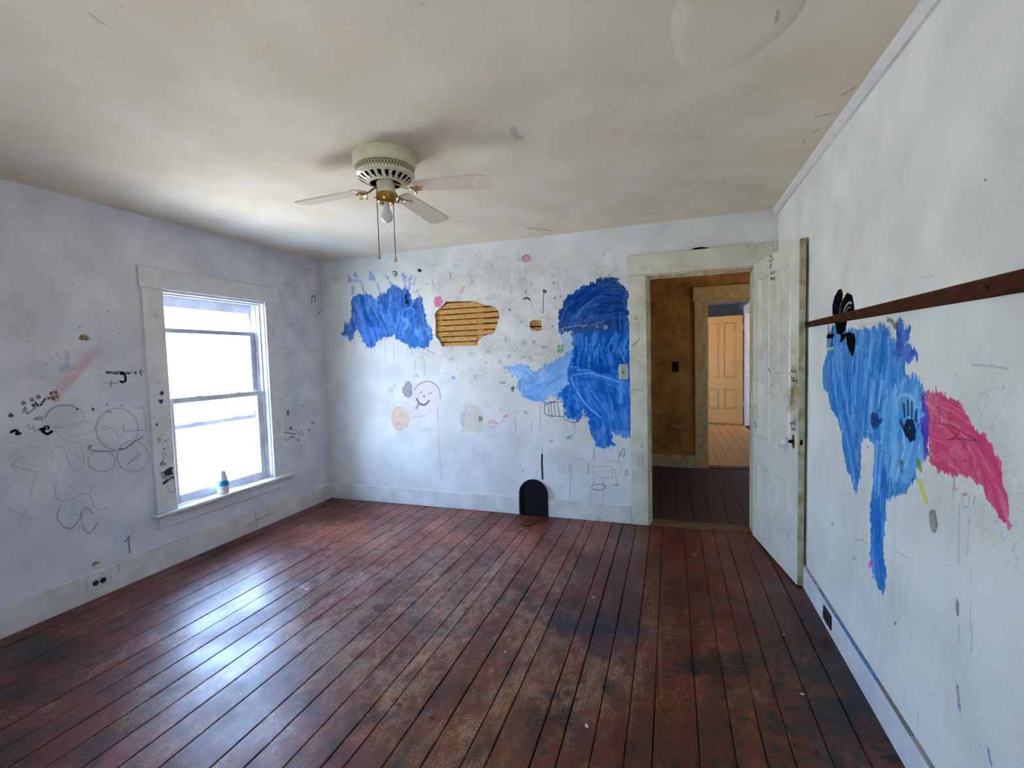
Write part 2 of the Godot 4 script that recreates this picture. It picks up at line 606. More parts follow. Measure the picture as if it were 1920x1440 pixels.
func draw_left_wall(c: Canvas) -> void:
	c.ground(rgb(206, 204, 208), rgb(222, 220, 221), 0.35, 10.0)
	c.smudge(60, 0, 500, 620, 960, 0.10, rgb(176, 174, 178), 0.25)
	c.smudge(22, 520, 500, 612, 640, 0.07, rgb(140, 138, 140), 0.3)  # darker grey patches towards the far upper corner
	c.smudge(30, 0, 780, 260, 1000, 0.09, rgb(188, 190, 176), 0.3)
	c.specks(90, 0, 400, 620, 960, 0.004, rgb(120, 116, 112), 0.6)
	c.scrawl(40, 0, 780, 260, 960, 0.10, GREY, 0.35)
	c.scrawl(26, 520, 690, 600, 830, 0.06, PENCIL, 0.5)
	c.scrawl(12, 500, 500, 600, 600, 0.06, PENCIL, 0.4)
	# pink smear ending in red
	var red := c.smooth(c.pts(FA, [560, 520, 500, 570, 430, 650, 360, 720, 300, 790]))
	for k in 14:
		var off := Vector2(c.r.randfn(0.0, 1.0), c.r.randfn(0.0, 1.0)) * 0.016 / c.mpp
		var part := PackedVector2Array()
		var s0 := c.r.randi_range(0, 8)
		for j in range(s0, mini(s0 + c.r.randi_range(8, 18), red.size())):
			part.append(red[j] + off)
		c.brush(part, c.r.randf_range(0.03, 0.06), rgb(208, 168, 166), 0.22)
	c.brush(c.pts(FA, [400, 690, 350, 735, 300, 795, 280, 815]), 0.07, rgb(196, 136, 134), 0.35)
	c.blob(FA, 305, 790, 34, 34, rgb(172, 82, 78), 0.6, 0.5)
	c.blob(FA, 360, 900, 80, 55, rgb(205, 182, 170), 0.35, 0.6)
	for p in [[285, 770], [300, 800], [315, 790], [290, 795], [312, 765], [270, 800]]:
		c.blob(FA, p[0], p[1], 9, 9, rgb(40, 14, 14), 0.85)
	# grey handprint
	c.blob(FA, 365, 630, 45, 32, rgb(158, 168, 182), 0.75, 0.4)
	c.line(FA, [375, 620, 376, 540], 0.022, rgb(160, 166, 180), 0.7)
	c.line(FA, [400, 636, 425, 630], 0.022, rgb(160, 166, 180), 0.7)
	for p in [[262, 608, 250, 600], [290, 575, 276, 562], [322, 560, 318, 545], [340, 575, 338, 570], [220, 670, 245, 690]]:
		c.line(FA, [p[0], p[1], p[2], p[3]], 0.014, rgb(170, 172, 182), 0.7)
	# lower row of inky finger dots
	c.blob(FA, 57, 895, 16, 14, BLACK)
	for p in [[185, 838, 12], [200, 828, 10], [212, 838, 9], [232, 832, 9], [240, 820, 8], [250, 808, 8]]:
		c.blob(FA, p[0], p[1], p[2], p[2], BLACK)
	for p in [[130, 826], [178, 808], [214, 792]]:
		c.ring(FA, p[0], p[1], 8, 8, 0.007, rgb(90, 88, 92), 0.6)
	c.line(FA, [128, 880, 140, 850, 150, 885, 175, 870, 200, 850], 0.008, rgb(100, 98, 104), 0.6)
	c.line(FA, [60, 990, 80, 980, 95, 985, 92, 1000, 112, 996], 0.012, BLACK, 0.9, 0.2)
	c.line(FA, [225, 975, 250, 968, 240, 985, 265, 1000, 290, 985], 0.014, BLACK, 0.9, 0.2)
	c.line(FA, [250, 955, 272, 960, 268, 975], 0.009, BLACK, 0.8)
	c.line(FA, [190, 920, 200, 908, 210, 920, 220, 905, 235, 910, 230, 925], 0.007, PENCIL, 0.7)
	c.line(FA, [140, 960, 160, 950, 165, 975, 185, 955, 190, 980, 220, 970], 0.007, GREY, 0.6)
	c.blob(FA, 522, 862, 9, 10, BLACK)
	c.blob(FA, 433, 862, 7, 6, BLACK)
	c.blob(FA, 598, 833, 8, 5, rgb(70, 66, 64))
	c.blob(FA, 612, 876, 22, 10, rgb(130, 126, 124), 0.7)
	c.blob(FA, 685, 840, 7, 7, rgb(130, 126, 124), 0.7)
	for p in [[608, 312], [672, 434], [160, 475], [445, 398]]:
		c.blob(FA, p[0], p[1], 7, 5, rgb(120, 116, 120), 0.8)
	# the written name
	var ink := rgb(60, 58, 66)
	c.line(FA, [595, 660, 600, 648, 606, 660, 612, 648, 618, 660, 626, 650, 634, 662], 0.007, ink, 0.8)
	c.ring(FA, 646, 657, 6, 6, 0.007, ink, 0.8)
	c.line(FA, [653, 650, 655, 663], 0.007, ink, 0.8)
	c.line(FA, [662, 664, 663, 650, 672, 651], 0.007, ink, 0.8)
	c.ring(FA, 684, 658, 8, 6, 0.011, BLACK, 0.9)
	c.line(FA, [694, 655, 703, 675, 704, 700, 688, 708, 676, 704], 0.012, BLACK, 0.9, 0.2)
	c.ring(FA, 714, 657, 7, 6, 0.006, ink, 0.7)
	c.line(FA, [722, 651, 725, 664, 735, 652, 742, 655], 0.006, ink, 0.7)
	c.line(FA, [755, 658, 766, 656, 762, 650, 755, 656, 764, 664], 0.006, ink, 0.8)
	c.line(FA, [790, 638, 788, 660, 796, 668], 0.007, ink, 0.9)
	c.line(FA, [778, 650, 804, 649], 0.006, ink, 0.8)
	c.line(FA, [592, 714, 665, 714], 0.007, rgb(90, 88, 96), 0.7)
	c.line(FA, [625, 700, 622, 735], 0.010, rgb(90, 88, 96), 0.7)
	c.line(FA, [670, 705, 690, 718], 0.006, rgb(90, 88, 96), 0.6)
	# pencil circles and loops
	c.ring(FA3, 985, 200, 180, 178, 0.006, rgb(118, 114, 114), 0.7)
	c.ring(FA3, 990, 205, 174, 168, 0.005, GREY, 0.6, 0.5, 4.0)
	c.ring(FA3, 1118, 430, 132, 132, 0.006, rgb(124, 120, 120), 0.7)
	c.ring(FA3, 1075, 440, 90, 110, 0.005, GREY, 0.6)
	c.stick(FA3, [1040, 150, 1040, 220, 1235, 205, 1210, 20, 1130, 20], 0.005, rgb(110, 106, 106), 0.7)
	c.line(FA3, [870, 210, 910, 190, 950, 195, 985, 240, 1000, 270, 1025, 235], 0.006, GREY, 0.7)
	c.line(FA3, [850, 195, 900, 165], 0.007, PENCIL, 0.6)
	c.line(FA3, [1000, 370, 1060, 360, 1110, 320, 1200, 265], 0.009, rgb(90, 86, 86), 0.75)
	c.line(FA3, [1075, 495, 1130, 450, 1185, 400], 0.007, PENCIL, 0.75)
	c.line(FA3, [745, 350, 755, 340, 770, 340, 745, 365, 790, 380, 850, 388, 960, 385], 0.008, PENCIL, 0.75)
	c.ring(FA3, 540, 95, 170, 95, 0.006, GREY, 0.65)
	c.line(FA3, [380, 100, 420, 40, 500, 0, 600, 0, 650, 30], 0.007, rgb(115, 110, 108), 0.7)
	c.line(FA3, [450, 190, 560, 170, 700, 135, 760, 150, 800, 190, 780, 215, 700, 240, 600, 265], 0.005, GREY, 0.7)
	c.line(FA3, [460, 200, 500, 260, 560, 300, 650, 320], 0.005, GREY, 0.6)
	c.line(FA3, [430, 460, 440, 380, 490, 350, 540, 380, 570, 440, 600, 510, 650, 545, 700, 520, 705, 440, 680, 360], 0.005, GREY, 0.7)
	c.ring(FA3, 855, 470, 115, 88, 0.006, rgb(120, 116, 116), 0.7)
	c.ring(FA3, 320, 290, 80, 70, 0.004, GREY, 0.5)
	c.line(FA3, [300, 560, 230, 545, 150, 515, 100, 500, 140, 450, 220, 420], 0.006, GREY, 0.65)
	c.line(FA3, [300, 590, 270, 680, 240, 800], 0.005, GREY, 0.6)
	c.line(FA3, [240, 790, 290, 830, 360, 760, 400, 740], 0.004, GREY, 0.5)
	c.line(FA3, [470, 660, 465, 760, 500, 795, 570, 805, 640, 770, 740, 740, 770, 800, 800, 860, 850, 885, 900, 850], 0.006, GREY, 0.7)
	c.line(FA3, [760, 740, 770, 690, 820, 660], 0.005, GREY, 0.6)
	c.line(FA3, [500, 870, 480, 930, 500, 990, 560, 1035, 610, 1030, 660, 970, 680, 920, 700, 880, 740, 870, 785, 910], 0.006, rgb(120, 116, 118), 0.75)
	c.line(FA3, [680, 925, 690, 1000, 715, 1055, 745, 1078, 790, 1040, 820, 985], 0.006, rgb(120, 116, 118), 0.75)
	c.line(FA3, [560, 920, 680, 920, 780, 905], 0.005, GREY, 0.7)
	c.line(FA3, [620, 870, 680, 925], 0.005, GREY, 0.7)
	c.line(FA3, [1080, 1110, 1092, 1245], 0.010, rgb(60, 56, 58), 0.85)
	c.line(FA3, [1050, 1150, 1080, 1120, 1100, 1098], 0.007, rgb(80, 76, 78), 0.7)
	c.ring(FA3, 1085, 1060, 35, 45, 0.004, GREY, 0.5)
	c.blob(FA3, 585, 683, 10, 7, PENCIL, 0.8)
	c.blob(FA3, 700, 580, 40, 5, GREY, 0.6)
	c.smudge(3, 10, 920, 45, 990, 0.06, rgb(168, 162, 190), 0.5)
	# beyond the window: squiggles, a turtle-like cloud, hooks
	c.line(FL, [375, 240, 375, 205, 385, 196, 398, 205, 398, 240], 0.010, rgb(50, 48, 52), 0.85)
	c.blob(FL, 425, 318, 5, 5, BLACK)
	c.blob(FL, 335, 20, 5, 5, PENCIL)
	c.line(FL, [335, 40, 345, 110, 370, 180], 0.008, GREY, 0.5)
	c.line(FL, [205, 90, 230, 130, 280, 135, 305, 115], 0.008, GREY, 0.6)
	c.line(FL, [260, 170, 255, 245], 0.008, GREY, 0.7)
	c.line(FL, [285, 150, 290, 220], 0.008, GREY, 0.6)
	c.line(FL, [340, 568, 420, 572], 0.008, GREY, 0.7)
	c.smudge(4, 535, 645, 560, 665, 0.05, GREY, 0.4)
	c.blob(FL, 215, 985, 9, 20, rgb(60, 58, 62), 0.8)
	c.blob(FL, 232, 1090, 9, 10, BLACK)
	c.blob(FL, 316, 938, 7, 7, PENCIL, 0.8)
	c.blob(FL, 385, 1055, 14, 8, PENCIL, 0.8)
	c.blob(FL, 155, 962, 5, 5, BLACK)
	c.line(FL, [190, 1120, 210, 1100, 245, 1098, 280, 1115, 290, 1135], 0.007, PENCIL, 0.8)
	c.line(FL, [125, 1135, 160, 1125, 200, 1120, 270, 1130], 0.010, rgb(60, 58, 62), 0.8)
	c.line(FL, [130, 1165, 145, 1150, 190, 1160, 215, 1170, 250, 1150, 290, 1178, 285, 1150], 0.007, rgb(70, 68, 72), 0.8)
	c.line(FL, [225, 1148, 255, 1148], 0.012, rgb(50, 48, 50), 0.8)
	c.ring(FL, 305, 1125, 12, 14, 0.007, PENCIL, 0.8)
	c.ring(FL, 375, 1120, 30, 18, 0.005, GREY, 0.6)
	c.blob(FL, 357, 1102, 6, 6, BLACK)
	c.line(FL, [245, 1060, 300, 1072], 0.005, GREY, 0.7)
	c.line(FL, [200, 875, 230, 860, 240, 830, 260, 840], 0.006, GREY, 0.7)


func draw_back_wall(c: Canvas) -> void:
	c.ground(rgb(212, 213, 208), rgb(226, 227, 223), 0.40, 10.0)
	# rubbed dirt over the middle
	c.smudge(150, 810, 475, 1150, 690, 0.11, rgb(172, 168, 152), 0.27)
	c.smudge(90, 860, 480, 1060, 600, 0.05, rgb(140, 140, 132), 0.3)
	c.smudge(60, 700, 690, 1190, 880, 0.10, rgb(180, 178, 184), 0.25)
	c.smudge(24, 612, 490, 660, 900, 0.07, rgb(170, 170, 178), 0.3)
	c.smudge(14, 820, 815, 1000, 870, 0.10, rgb(190, 180, 196), 0.35)
	c.specks(220, 620, 470, 1180, 900, 0.0035, rgb(96, 92, 90), 0.6)
	c.scrawl(190, 820, 470, 1160, 720, 0.07, PENCIL, 0.6)
	c.scrawl(80, 820, 640, 1060, 720, 0.05, PENCIL, 0.75)
	c.scrawl(90, 720, 690, 1180, 900, 0.06, PENCIL, 0.5)
	c.scrawl(40, 640, 480, 830, 560, 0.06, PENCIL, 0.55)
	# smeared blue: first patch
	var d0 := rgb(4, 58, 150)
	var d1 := rgb(34, 100, 196)
	var d2 := rgb(132, 182, 240)
	var p1 := c.pts(FB2, [240, 470, 262, 435, 335, 430, 392, 415, 440, 430, 508, 492, 545, 440, 640, 400, 690, 330, 742, 335, 800, 365, 870, 375, 905, 470, 930, 525, 962, 450, 1018, 443, 1042, 560, 1075, 680, 1092, 780, 1138, 815, 1146, 920, 1112, 1000, 1040, 1030, 985, 1022, 900, 1032, 820, 972, 745, 936, 720, 892, 600, 922, 525, 948, 492, 1030, 440, 1030, 372, 972, 330, 880, 300, 812, 262, 862, 240, 962, 196, 922, 118, 882, 150, 800, 160, 742, 202, 768, 238, 640, 232, 540])
	var g1 := [c.pts(FB2, [300, 420, 300, 600, 350, 760, 430, 1000]), c.pts(FB2, [430, 420, 430, 600, 500, 720, 560, 920]), c.pts(FB2, [700, 340, 700, 560, 680, 760, 620, 900]), c.pts(FB2, [1000, 460, 960, 640, 960, 800, 1000, 1020]), c.pts(FB2, [860, 580, 800, 640, 830, 800, 900, 1000]), c.pts(FB2, [560, 480, 640, 640, 700, 780, 760, 900])]
	c.daub(p1, g1, d0, d1, d2, 190, 0.05, 0.07)
	c.daub(c.pts(FB2, [330, 800, 560, 800, 620, 880, 520, 940, 490, 1025, 430, 1020, 370, 960]), [g1[0], g1[1]], rgb(50, 104, 205), rgb(74, 134, 228), rgb(150, 192, 248), 40, 0.05, 0.05, 0.8)
	c.daub(c.pts(FB2, [730, 850, 900, 830, 1090, 800, 1140, 830, 1130, 960, 1040, 1025, 900, 1025, 740, 930]), [g1[3], g1[4]], rgb(44, 104, 186), rgb(66, 132, 206), rgb(140, 186, 232), 50, 0.05, 0.05, 0.75)
	c.line(FB2, [800, 700, 810, 620, 860, 585, 920, 590, 940, 640, 900, 680], 0.02, rgb(130, 180, 230), 0.6, 0.6)
	c.line(FB2, [810, 700, 850, 720, 860, 780, 820, 830], 0.03, rgb(140, 186, 232), 0.6, 0.6)
	c.blob(FB2, 610, 670, 45, 22, rgb(150, 180, 235), 0.6, 0.6)
	for s in [[210, 270, 330, 285], [200, 215, 215, 300], [340, 280, 375, 420], [520, 300, 560, 430], [250, 340, 245, 440], [660, 290, 700, 340], [820, 250, 850, 380], [890, 250, 880, 380]]:
		c.brush(c.pts(FB2, s), 0.03, rgb(60, 90, 190), 0.55)
	for s in [[265, 165, 320, 240, 255, 235], [435, 160, 460, 170, 515, 275, 430, 270], [615, 200, 655, 250, 650, 275], [800, 190, 830, 190, 860, 250, 800, 240], [900, 210, 930, 240]]:
		c.fill(c.pts(FB2, s + [s[0] - 4, s[1] + 20]), rgb(54, 86, 190), rgb(90, 120, 208), 0.8, 0.01, 0.5)
	c.smudge(10, 755, 510, 780, 545, 0.04, rgb(80, 84, 170), 0.45)
	c.blob(FB2, 845, 460, 16, 34, BLACK)
	c.blob(FB2, 858, 515, 26, 26, BLACK)
	c.line(FB2, [700, 175, 735, 180, 742, 205, 720, 225], 0.011, rgb(30, 28, 32), 0.85)
	c.line(FB2, [700, 200, 740, 205], 0.009, rgb(30, 28, 32), 0.85)
	c.blob(FB2, 1000, 160, 22, 18, BLACK)
	c.line(FB2, [1140, 260, 1150, 310, 1165, 340], 0.007, PENCIL, 0.7)
	c.line(FB2, [1070, 320, 1085, 308, 1100, 318], 0.007, PENCIL, 0.7)
	c.line(FB2, [920, 420, 940, 390, 960, 415, 970, 370, 985, 410, 1000, 350], 0.005, PENCIL, 0.8)
	c.smudge(6, 818, 515, 832, 545, 0.05, rgb(150, 150, 146), 0.5)
	c.smudge(4, 620, 520, 634, 530, 0.04, rgb(130, 130, 136), 0.5)
	c.line(FB2, [1040, 1040, 1180, 1105], 0.006, rgb(80, 80, 150), 0.7)
	c.line(FB2, [1040, 1085, 1110, 1130], 0.006, rgb(80, 80, 150), 0.6)
	c.drips(FB2, [455, 1030, 1205, 490, 1030, 1130, 608, 920, 1200, 705, 990, 1160, 555, 940, 1030, 855, 980, 1120, 910, 1030, 1110, 990, 1030, 1090, 1040, 1030, 1345, 1095, 1030, 1090, 265, 880, 1060, 135, 890, 980, 240, 960, 1000, 390, 990, 1040, 950, 1180, 1260], rgb(92, 106, 160), 0.7, 0.005)
	# smeared blue: the tall patch by the door, with its pale arm
	var p2a := c.pts(FB, [1100, 735, 1160, 728, 1200, 770, 1290, 720, 1345, 690, 1420, 640, 1480, 640, 1560, 760, 1500, 900, 1380, 950, 1290, 900, 1268, 942, 1200, 930, 1130, 902, 1106, 862, 1128, 805, 1080, 800, 1075, 770, 1020, 745])
	c.daub(p2a, [c.pts(FB, [1120, 880, 1240, 860, 1340, 800, 1400, 700]), c.pts(FB, [1040, 745, 1130, 745, 1190, 790]), c.pts(FB, [1200, 760, 1260, 860, 1380, 830, 1400, 760]), c.pts(FB, [1150, 820, 1260, 920, 1380, 900])], rgb(74, 142, 224), rgb(112, 172, 238), rgb(190, 218, 250), 100, 0.07, 0.05, 0.88)
	var p2b := c.pts(FB, [1430, 640, 1500, 600, 1745, 560, 1750, 650, 1755, 900, 1756, 1000, 1750, 1130, 1718, 1142, 1645, 1112, 1652, 1185, 1600, 1202, 1560, 1190, 1522, 1120, 1506, 1030, 1480, 992, 1462, 1050, 1430, 1042, 1380, 1020, 1365, 930, 1330, 890, 1400, 840, 1390, 760])
	var g2 := [c.pts(FB, [1440, 820, 1470, 930, 1540, 1010, 1600, 1060]), c.pts(FB, [1500, 850, 1530, 940, 1590, 1020, 1600, 1180]), c.pts(FB, [1600, 820, 1640, 900, 1660, 1000, 1670, 1100]), c.pts(FB, [1700, 700, 1720, 850, 1710, 1000, 1720, 1120]), c.pts(FB, [1410, 780, 1540, 780, 1640, 810, 1740, 860]), c.pts(FB, [1390, 900, 1420, 960, 1400, 1010])]
	c.daub(p2b, g2, rgb(2, 76, 182), rgb(12, 102, 212), rgb(130, 186, 244), 220, 0.05, 0.05)
	var p2c := c.pts(FB, [1340, 480, 1345, 438, 1382, 350, 1440, 308, 1540, 268, 1596, 238, 1640, 232, 1700, 285, 1736, 320, 1730, 430, 1745, 520, 1748, 650, 1752, 720, 1600, 780, 1430, 740, 1420, 600, 1408, 545, 1370, 548, 1345, 540])
	var g3 := [c.pts(FB, [1350, 520, 1400, 380, 1500, 310, 1640, 260]), c.pts(FB, [1360, 520, 1440, 400, 1560, 320, 1720, 330]), c.pts(FB, [1720, 330, 1700, 450, 1710, 600, 1700, 720]), c.pts(FB, [1460, 480, 1560, 440, 1700, 420])]
	var g4 := [c.pts(FB, [1460, 560, 1470, 640, 1450, 730]), c.pts(FB, [1560, 550, 1540, 640, 1550, 750]), c.pts(FB, [1660, 550, 1620, 640, 1650, 750]), c.pts(FB, [1720, 540, 1690, 640, 1730, 740])]
	c.daub(p2c, g3, rgb(0, 34, 104), rgb(0, 52, 144), rgb(64, 124, 204), 120, 0.045, 0.05)
	c.daub(c.pts(FB, [1425, 560, 1560, 530, 1740, 540, 1750, 720, 1600, 790, 1440, 740]), g4, rgb(10, 82, 178), rgb(24, 106, 206), rgb(116, 174, 238), 130, 0.03, 0.05, 0.8)
	c.daub(c.pts(FB, [1340, 540, 1425, 545, 1430, 660, 1380, 650]), g4, rgb(100, 158, 220), rgb(150, 190, 232), rgb(200, 216, 236), 14, 0.03, 0.04, 0.55)
	c.line(FB, [1440, 470, 1480, 410, 1540, 360], 0.010, rgb(110, 160, 220), 0.7, 0.4)
	c.line(FB, [1410, 800, 1440, 870, 1500, 960, 1580, 1030], 0.016, rgb(150, 198, 248), 0.7, 0.4)
	c.line(FB, [1440, 880, 1500, 960, 1560, 1010], 0.012, rgb(160, 204, 250), 0.7, 0.4)
	c.line(FB, [1420, 790, 1500, 778, 1570, 790, 1680, 830], 0.016, rgb(140, 192, 246), 0.7, 0.4)
	c.line(FB, [1250, 533, 1340, 530, 1450, 510, 1480, 515, 1500, 505], 0.008, rgb(190, 208, 226), 0.7, 0.3)
	c.blob(FB, 1607, 520, 14, 11, rgb(214, 196, 190), 0.85, 0.3)
	c.blob(FB, 1560, 515, 8, 10, rgb(180, 205, 235), 0.8, 0.4)
	c.line(FB, [1640, 242, 1680, 248], 0.016, rgb(14, 40, 90), 0.8)
	c.fill(c.pts(FB, [1640, 1100, 1755, 1100, 1750, 1132, 1720, 1142, 1650, 1115]), rgb(96, 146, 226), rgb(120, 166, 236), 0.85, 0.008, 0.2)
	c.smudge(6, 1095, 770, 1110, 785, 0.03, rgb(84, 74, 196), 0.6)
	c.drips(FB, [1540, 1190, 1260, 1430, 1040, 1120, 1510, 1285, 1345], rgb(88, 110, 186), 0.75, 0.006)
	c.stick(FB5, [960, 880, 955, 1000], 0.006, rgb(96, 104, 150), 0.7)
	# pink, green, odds and ends
	c.blob(FB, 665, 375, 26, 32, rgb(206, 62, 116), 0.85, 0.35)
	c.ring(FB, 665, 375, 18, 20, 0.010, rgb(232, 130, 164), 0.6)
	c.blob(FB, 1160, 135, 29, 22, rgb(204, 78, 106), 0.8, 0.45)
	c.line(FB, [1135, 140, 1142, 122, 1165, 114, 1185, 128], 0.008, rgb(150, 50, 74), 0.7)
	c.blob(FB, 568, 686, 9, 6, rgb(230, 120, 150), 0.7)
	c.blob(FB, 850, 250, 22, 18, rgb(206, 178, 158), 0.6, 0.5)
	c.line(FB, [790, 330, 800, 310, 812, 292], 0.022, rgb(206, 172, 150), 0.7)
	c.line(FB, [782, 305, 815, 320], 0.015, rgb(206, 172, 150), 0.6)
	for s in [[1335, 630, 1372, 628], [1332, 648, 1374, 645], [1345, 618, 1342, 662], [1362, 618, 1358, 662], [1338, 658, 1368, 658]]:
		c.stick(FB, s, 0.011, rgb(36, 134, 60), 0.85)
	c.blob(FB, 560, 200, 9, 9, BLACK)
	c.blob(FB, 762, 172, 6, 6, PENCIL)
	c.blob(FB, 733, 225, 7, 16, rgb(130, 124, 104), 0.7)
	c.blob(FB, 1264, 318, 12, 11, BLACK)
	c.stick(FB, [1257, 325, 1254, 432], 0.008, rgb(40, 38, 36), 0.85)
	c.blob(FB, 1254, 436, 4, 5, BLACK)
	c.line(FB, [1145, 360, 1165, 355, 1182, 368], 0.014, rgb(52, 44, 22), 0.85)
	c.line(FB, [1182, 370, 1210, 436], 0.005, rgb(150, 140, 110), 0.7)
	for p in [[1312, 270, 8, 4], [1156, 320, 5, 7], [1320, 355, 6, 7], [1355, 347, 4, 4], [1306, 514, 4, 6], [1132, 490, 4, 4], [1065, 420, 6, 5], [595, 158, 3, 3]]:
		c.blob(FB, p[0], p[1], p[2], p[3], rgb(44, 42, 40), 0.85)
	c.line(FB, [1187, 265, 1190, 300], 0.006, rgb(110, 100, 70), 0.7)
	for p in [[1048, 590, 24], [1145, 607, 22], [1203, 603, 14], [1258, 632, 18], [1062, 682, 13], [1150, 690, 9], [1185, 695, 20], [945, 655, 26], [850, 670, 20], [740, 700, 26], [1012, 715, 16], [872, 800, 20], [1300, 1160, 12]]:
		for k in 4:
			var t: float = k * PI / 4.0 + 0.3
			c.stick(FB, [p[0] - cos(t) * p[2], p[1] - sin(t) * p[2], p[0] + cos(t) * p[2], p[1] + sin(t) * p[2]], 0.006, rgb(104, 100, 92) if p[1] < 640 else rgb(130, 128, 126), 0.6, 0.5)
	# the drawn faces
	c.fill(c.pts(FB3, [500, 330, 560, 250, 650, 222, 740, 260, 800, 340, 800, 450, 770, 560, 700, 640, 600, 660, 500, 640, 460, 560, 470, 430]), rgb(222, 202, 198), rgb(230, 214, 210), 0.75, 0.02, 0.35)
	c.line(FB3, [490, 330, 540, 262, 640, 222, 730, 250, 790, 330, 802, 430], 0.014, rgb(150, 116, 118), 0.8, 0.5)
	c.line(FB3, [520, 430, 545, 480, 590, 505, 630, 495, 668, 455], 0.018, rgb(86, 76, 76), 0.75)
	c.line(FB3, [515, 545, 540, 500], 0.024, rgb(90, 82, 82), 0.7)
	c.line(FB3, [555, 365, 585, 345], 0.012, PENCIL, 0.8)
	c.line(FB3, [660, 375, 695, 362], 0.012, PENCIL, 0.8)
	c.blob(FB3, 608, 400, 10, 16, rgb(70, 62, 60))
	c.line(FB3, [450, 660, 520, 640, 600, 648], 0.010, rgb(178, 160, 172), 0.6)
	c.fill(c.pts(FB3, [350, 300, 390, 225, 440, 220, 462, 290, 470, 370, 420, 425, 370, 400, 345, 350]), rgb(72, 68, 76), rgb(104, 100, 108), 0.85, 0.012, 0.45)
	c.fill(c.pts(FB3, [240, 545, 300, 520, 360, 545, 415, 620, 430, 690, 400, 760, 330, 815, 270, 800, 225, 740, 214, 660]), rgb(212, 180, 150), rgb(224, 194, 164), 0.92, 0.008, 0.15)
	c.ring(FB3, 322, 668, 106, 146, 0.006, rgb(186, 156, 140), 0.7)
	c.line(FB3, [285, 732, 325, 734], 0.010, rgb(120, 96, 76), 0.8)
	c.blob(FB3, 250, 630, 12, 6, rgb(170, 140, 116), 0.8)
	c.ring(FB3, 352, 625, 14, 20, 0.007, rgb(190, 166, 146), 0.9)
	c.fill(c.pts(FB3, [165, 300, 220, 280, 250, 245, 290, 250, 280, 300, 250, 320, 240, 370, 190, 375]), rgb(160, 200, 232), rgb(180, 212, 238), 0.8, 0.012, 0.35)
	c.line(FB3, [480, 170, 505, 150, 535, 152, 530, 180], 0.016, rgb(150, 200, 226), 0.7)
	c.line(FB3, [935, 180, 950, 172, 972, 180, 960, 200], 0.018, rgb(126, 184, 222), 0.7)
	c.fill(c.pts(FB3, [1090, 520, 1180, 490, 1260, 520, 1310, 600, 1320, 760, 1270, 830, 1120, 840, 1050, 830, 1070, 700]), rgb(196, 188, 168), rgb(208, 202, 186), 0.75, 0.025, 0.35)
	c.fill(c.pts(FB3, [1040, 600, 1070, 570, 1105, 590, 1100, 660, 1080, 700, 1085, 770, 1060, 760, 1035, 680]), rgb(130, 122, 124), rgb(160, 152, 152), 0.7, 0.02, 0.6)
	c.fill(c.pts(FB3, [1258, 650, 1285, 630, 1312, 660, 1305, 700, 1270, 710]), rgb(98, 88, 78), rgb(120, 110, 98), 0.9, 0.006, 0.3)
	c.ring(FB3, 1428, 732, 48, 44, 0.008, rgb(216, 130, 164), 0.75)
	c.line(FB3, [1380, 710, 1430, 725, 1475, 712], 0.008, rgb(204, 110, 150), 0.75)
	c.line(FB3, [1490, 735, 1530, 720, 1560, 680, 1575, 650], 0.007, rgb(220, 140, 170), 0.7)
	c.blob(FB3, 1585, 638, 26, 22, rgb(232, 96, 134), 0.85, 0.45)
	c.scrawl(26, 935, 770, 975, 800, 0.03, rgb(226, 130, 156), 0.55)
	c.scrawl(16, 920, 745, 950, 770, 0.05, rgb(120, 196, 150), 0.6)
	c.scrawl(10, 830, 700, 860, 730, 0.06, rgb(150, 200, 210), 0.5)
	c.stick(FB3, [1465, 290, 1470, 215, 1600, 220], 0.006, rgb(150, 190, 160), 0.6)
	c.line(FB3, [1515, 240, 1580, 240], 0.012, rgb(70, 70, 66), 0.8)
	c.stick(FB3, [1665, 290, 1662, 340], 0.012, BLACK, 0.8)
	c.stick(FB3, [1680, 290, 1677, 340], 0.012, BLACK, 0.8)
	c.stick(FB3, [1650, 305, 1690, 303], 0.010, BLACK, 0.8)
	c.line(FB3, [1805, 605, 1820, 575, 1850, 608, 1820, 600], 0.007, PENCIL, 0.8)
	# seam of the plasterboard, the barred cart, the drips, the tables
	c.stick(FB3, [775, 500, 780, 900, 800, 1160, 815, 1400], 0.006, rgb(150, 152, 164), 0.8)
	c.stick(FB3, [760, 540, 772, 700], 0.006, rgb(150, 140, 156), 0.7)
	c.drips(FB3, [1700, 650, 830, 1895, 690, 820, 500, 0, 70, 605, 0, 160], rgb(130, 120, 134), 0.7, 0.005)
	c.line(FB5, [455, 440, 540, 405, 590, 370], 0.006, rgb(40, 40, 52), 0.8)
	c.stick(FB5, [450, 440, 447, 520, 480, 550, 655, 560, 645, 405, 460, 415, 450, 440], 0.007, rgb(40, 40, 52), 0.85)
	for s in [[485, 430, 495, 545], [515, 420, 520, 548], [545, 415, 560, 550], [580, 415, 605, 555], [500, 405, 555, 412], [530, 540, 525, 572]]:
		c.stick(FB5, s, 0.007, rgb(40, 40, 52), 0.85)
	c.line(FB5, [645, 580, 700, 605, 755, 622, 800, 600], 0.007, rgb(60, 60, 80), 0.8)
	c.stick(FB5, [408, 400, 404, 690], 0.006, rgb(160, 110, 120), 0.7)
	c.stick(FB5, [140, 570, 145, 710], 0.006, rgb(130, 120, 130), 0.7)
	c.stick(FB5, [310, 620, 313, 708], 0.006, rgb(140, 130, 140), 0.6)
	c.stick(FB5, [415, 870, 422, 940, 425, 990], 0.006, rgb(60, 58, 64), 0.8)
	c.stick(FB5, [421, 955, 420, 1040, 427, 1205], 0.016, rgb(14, 14, 22), 0.95, 0.1)
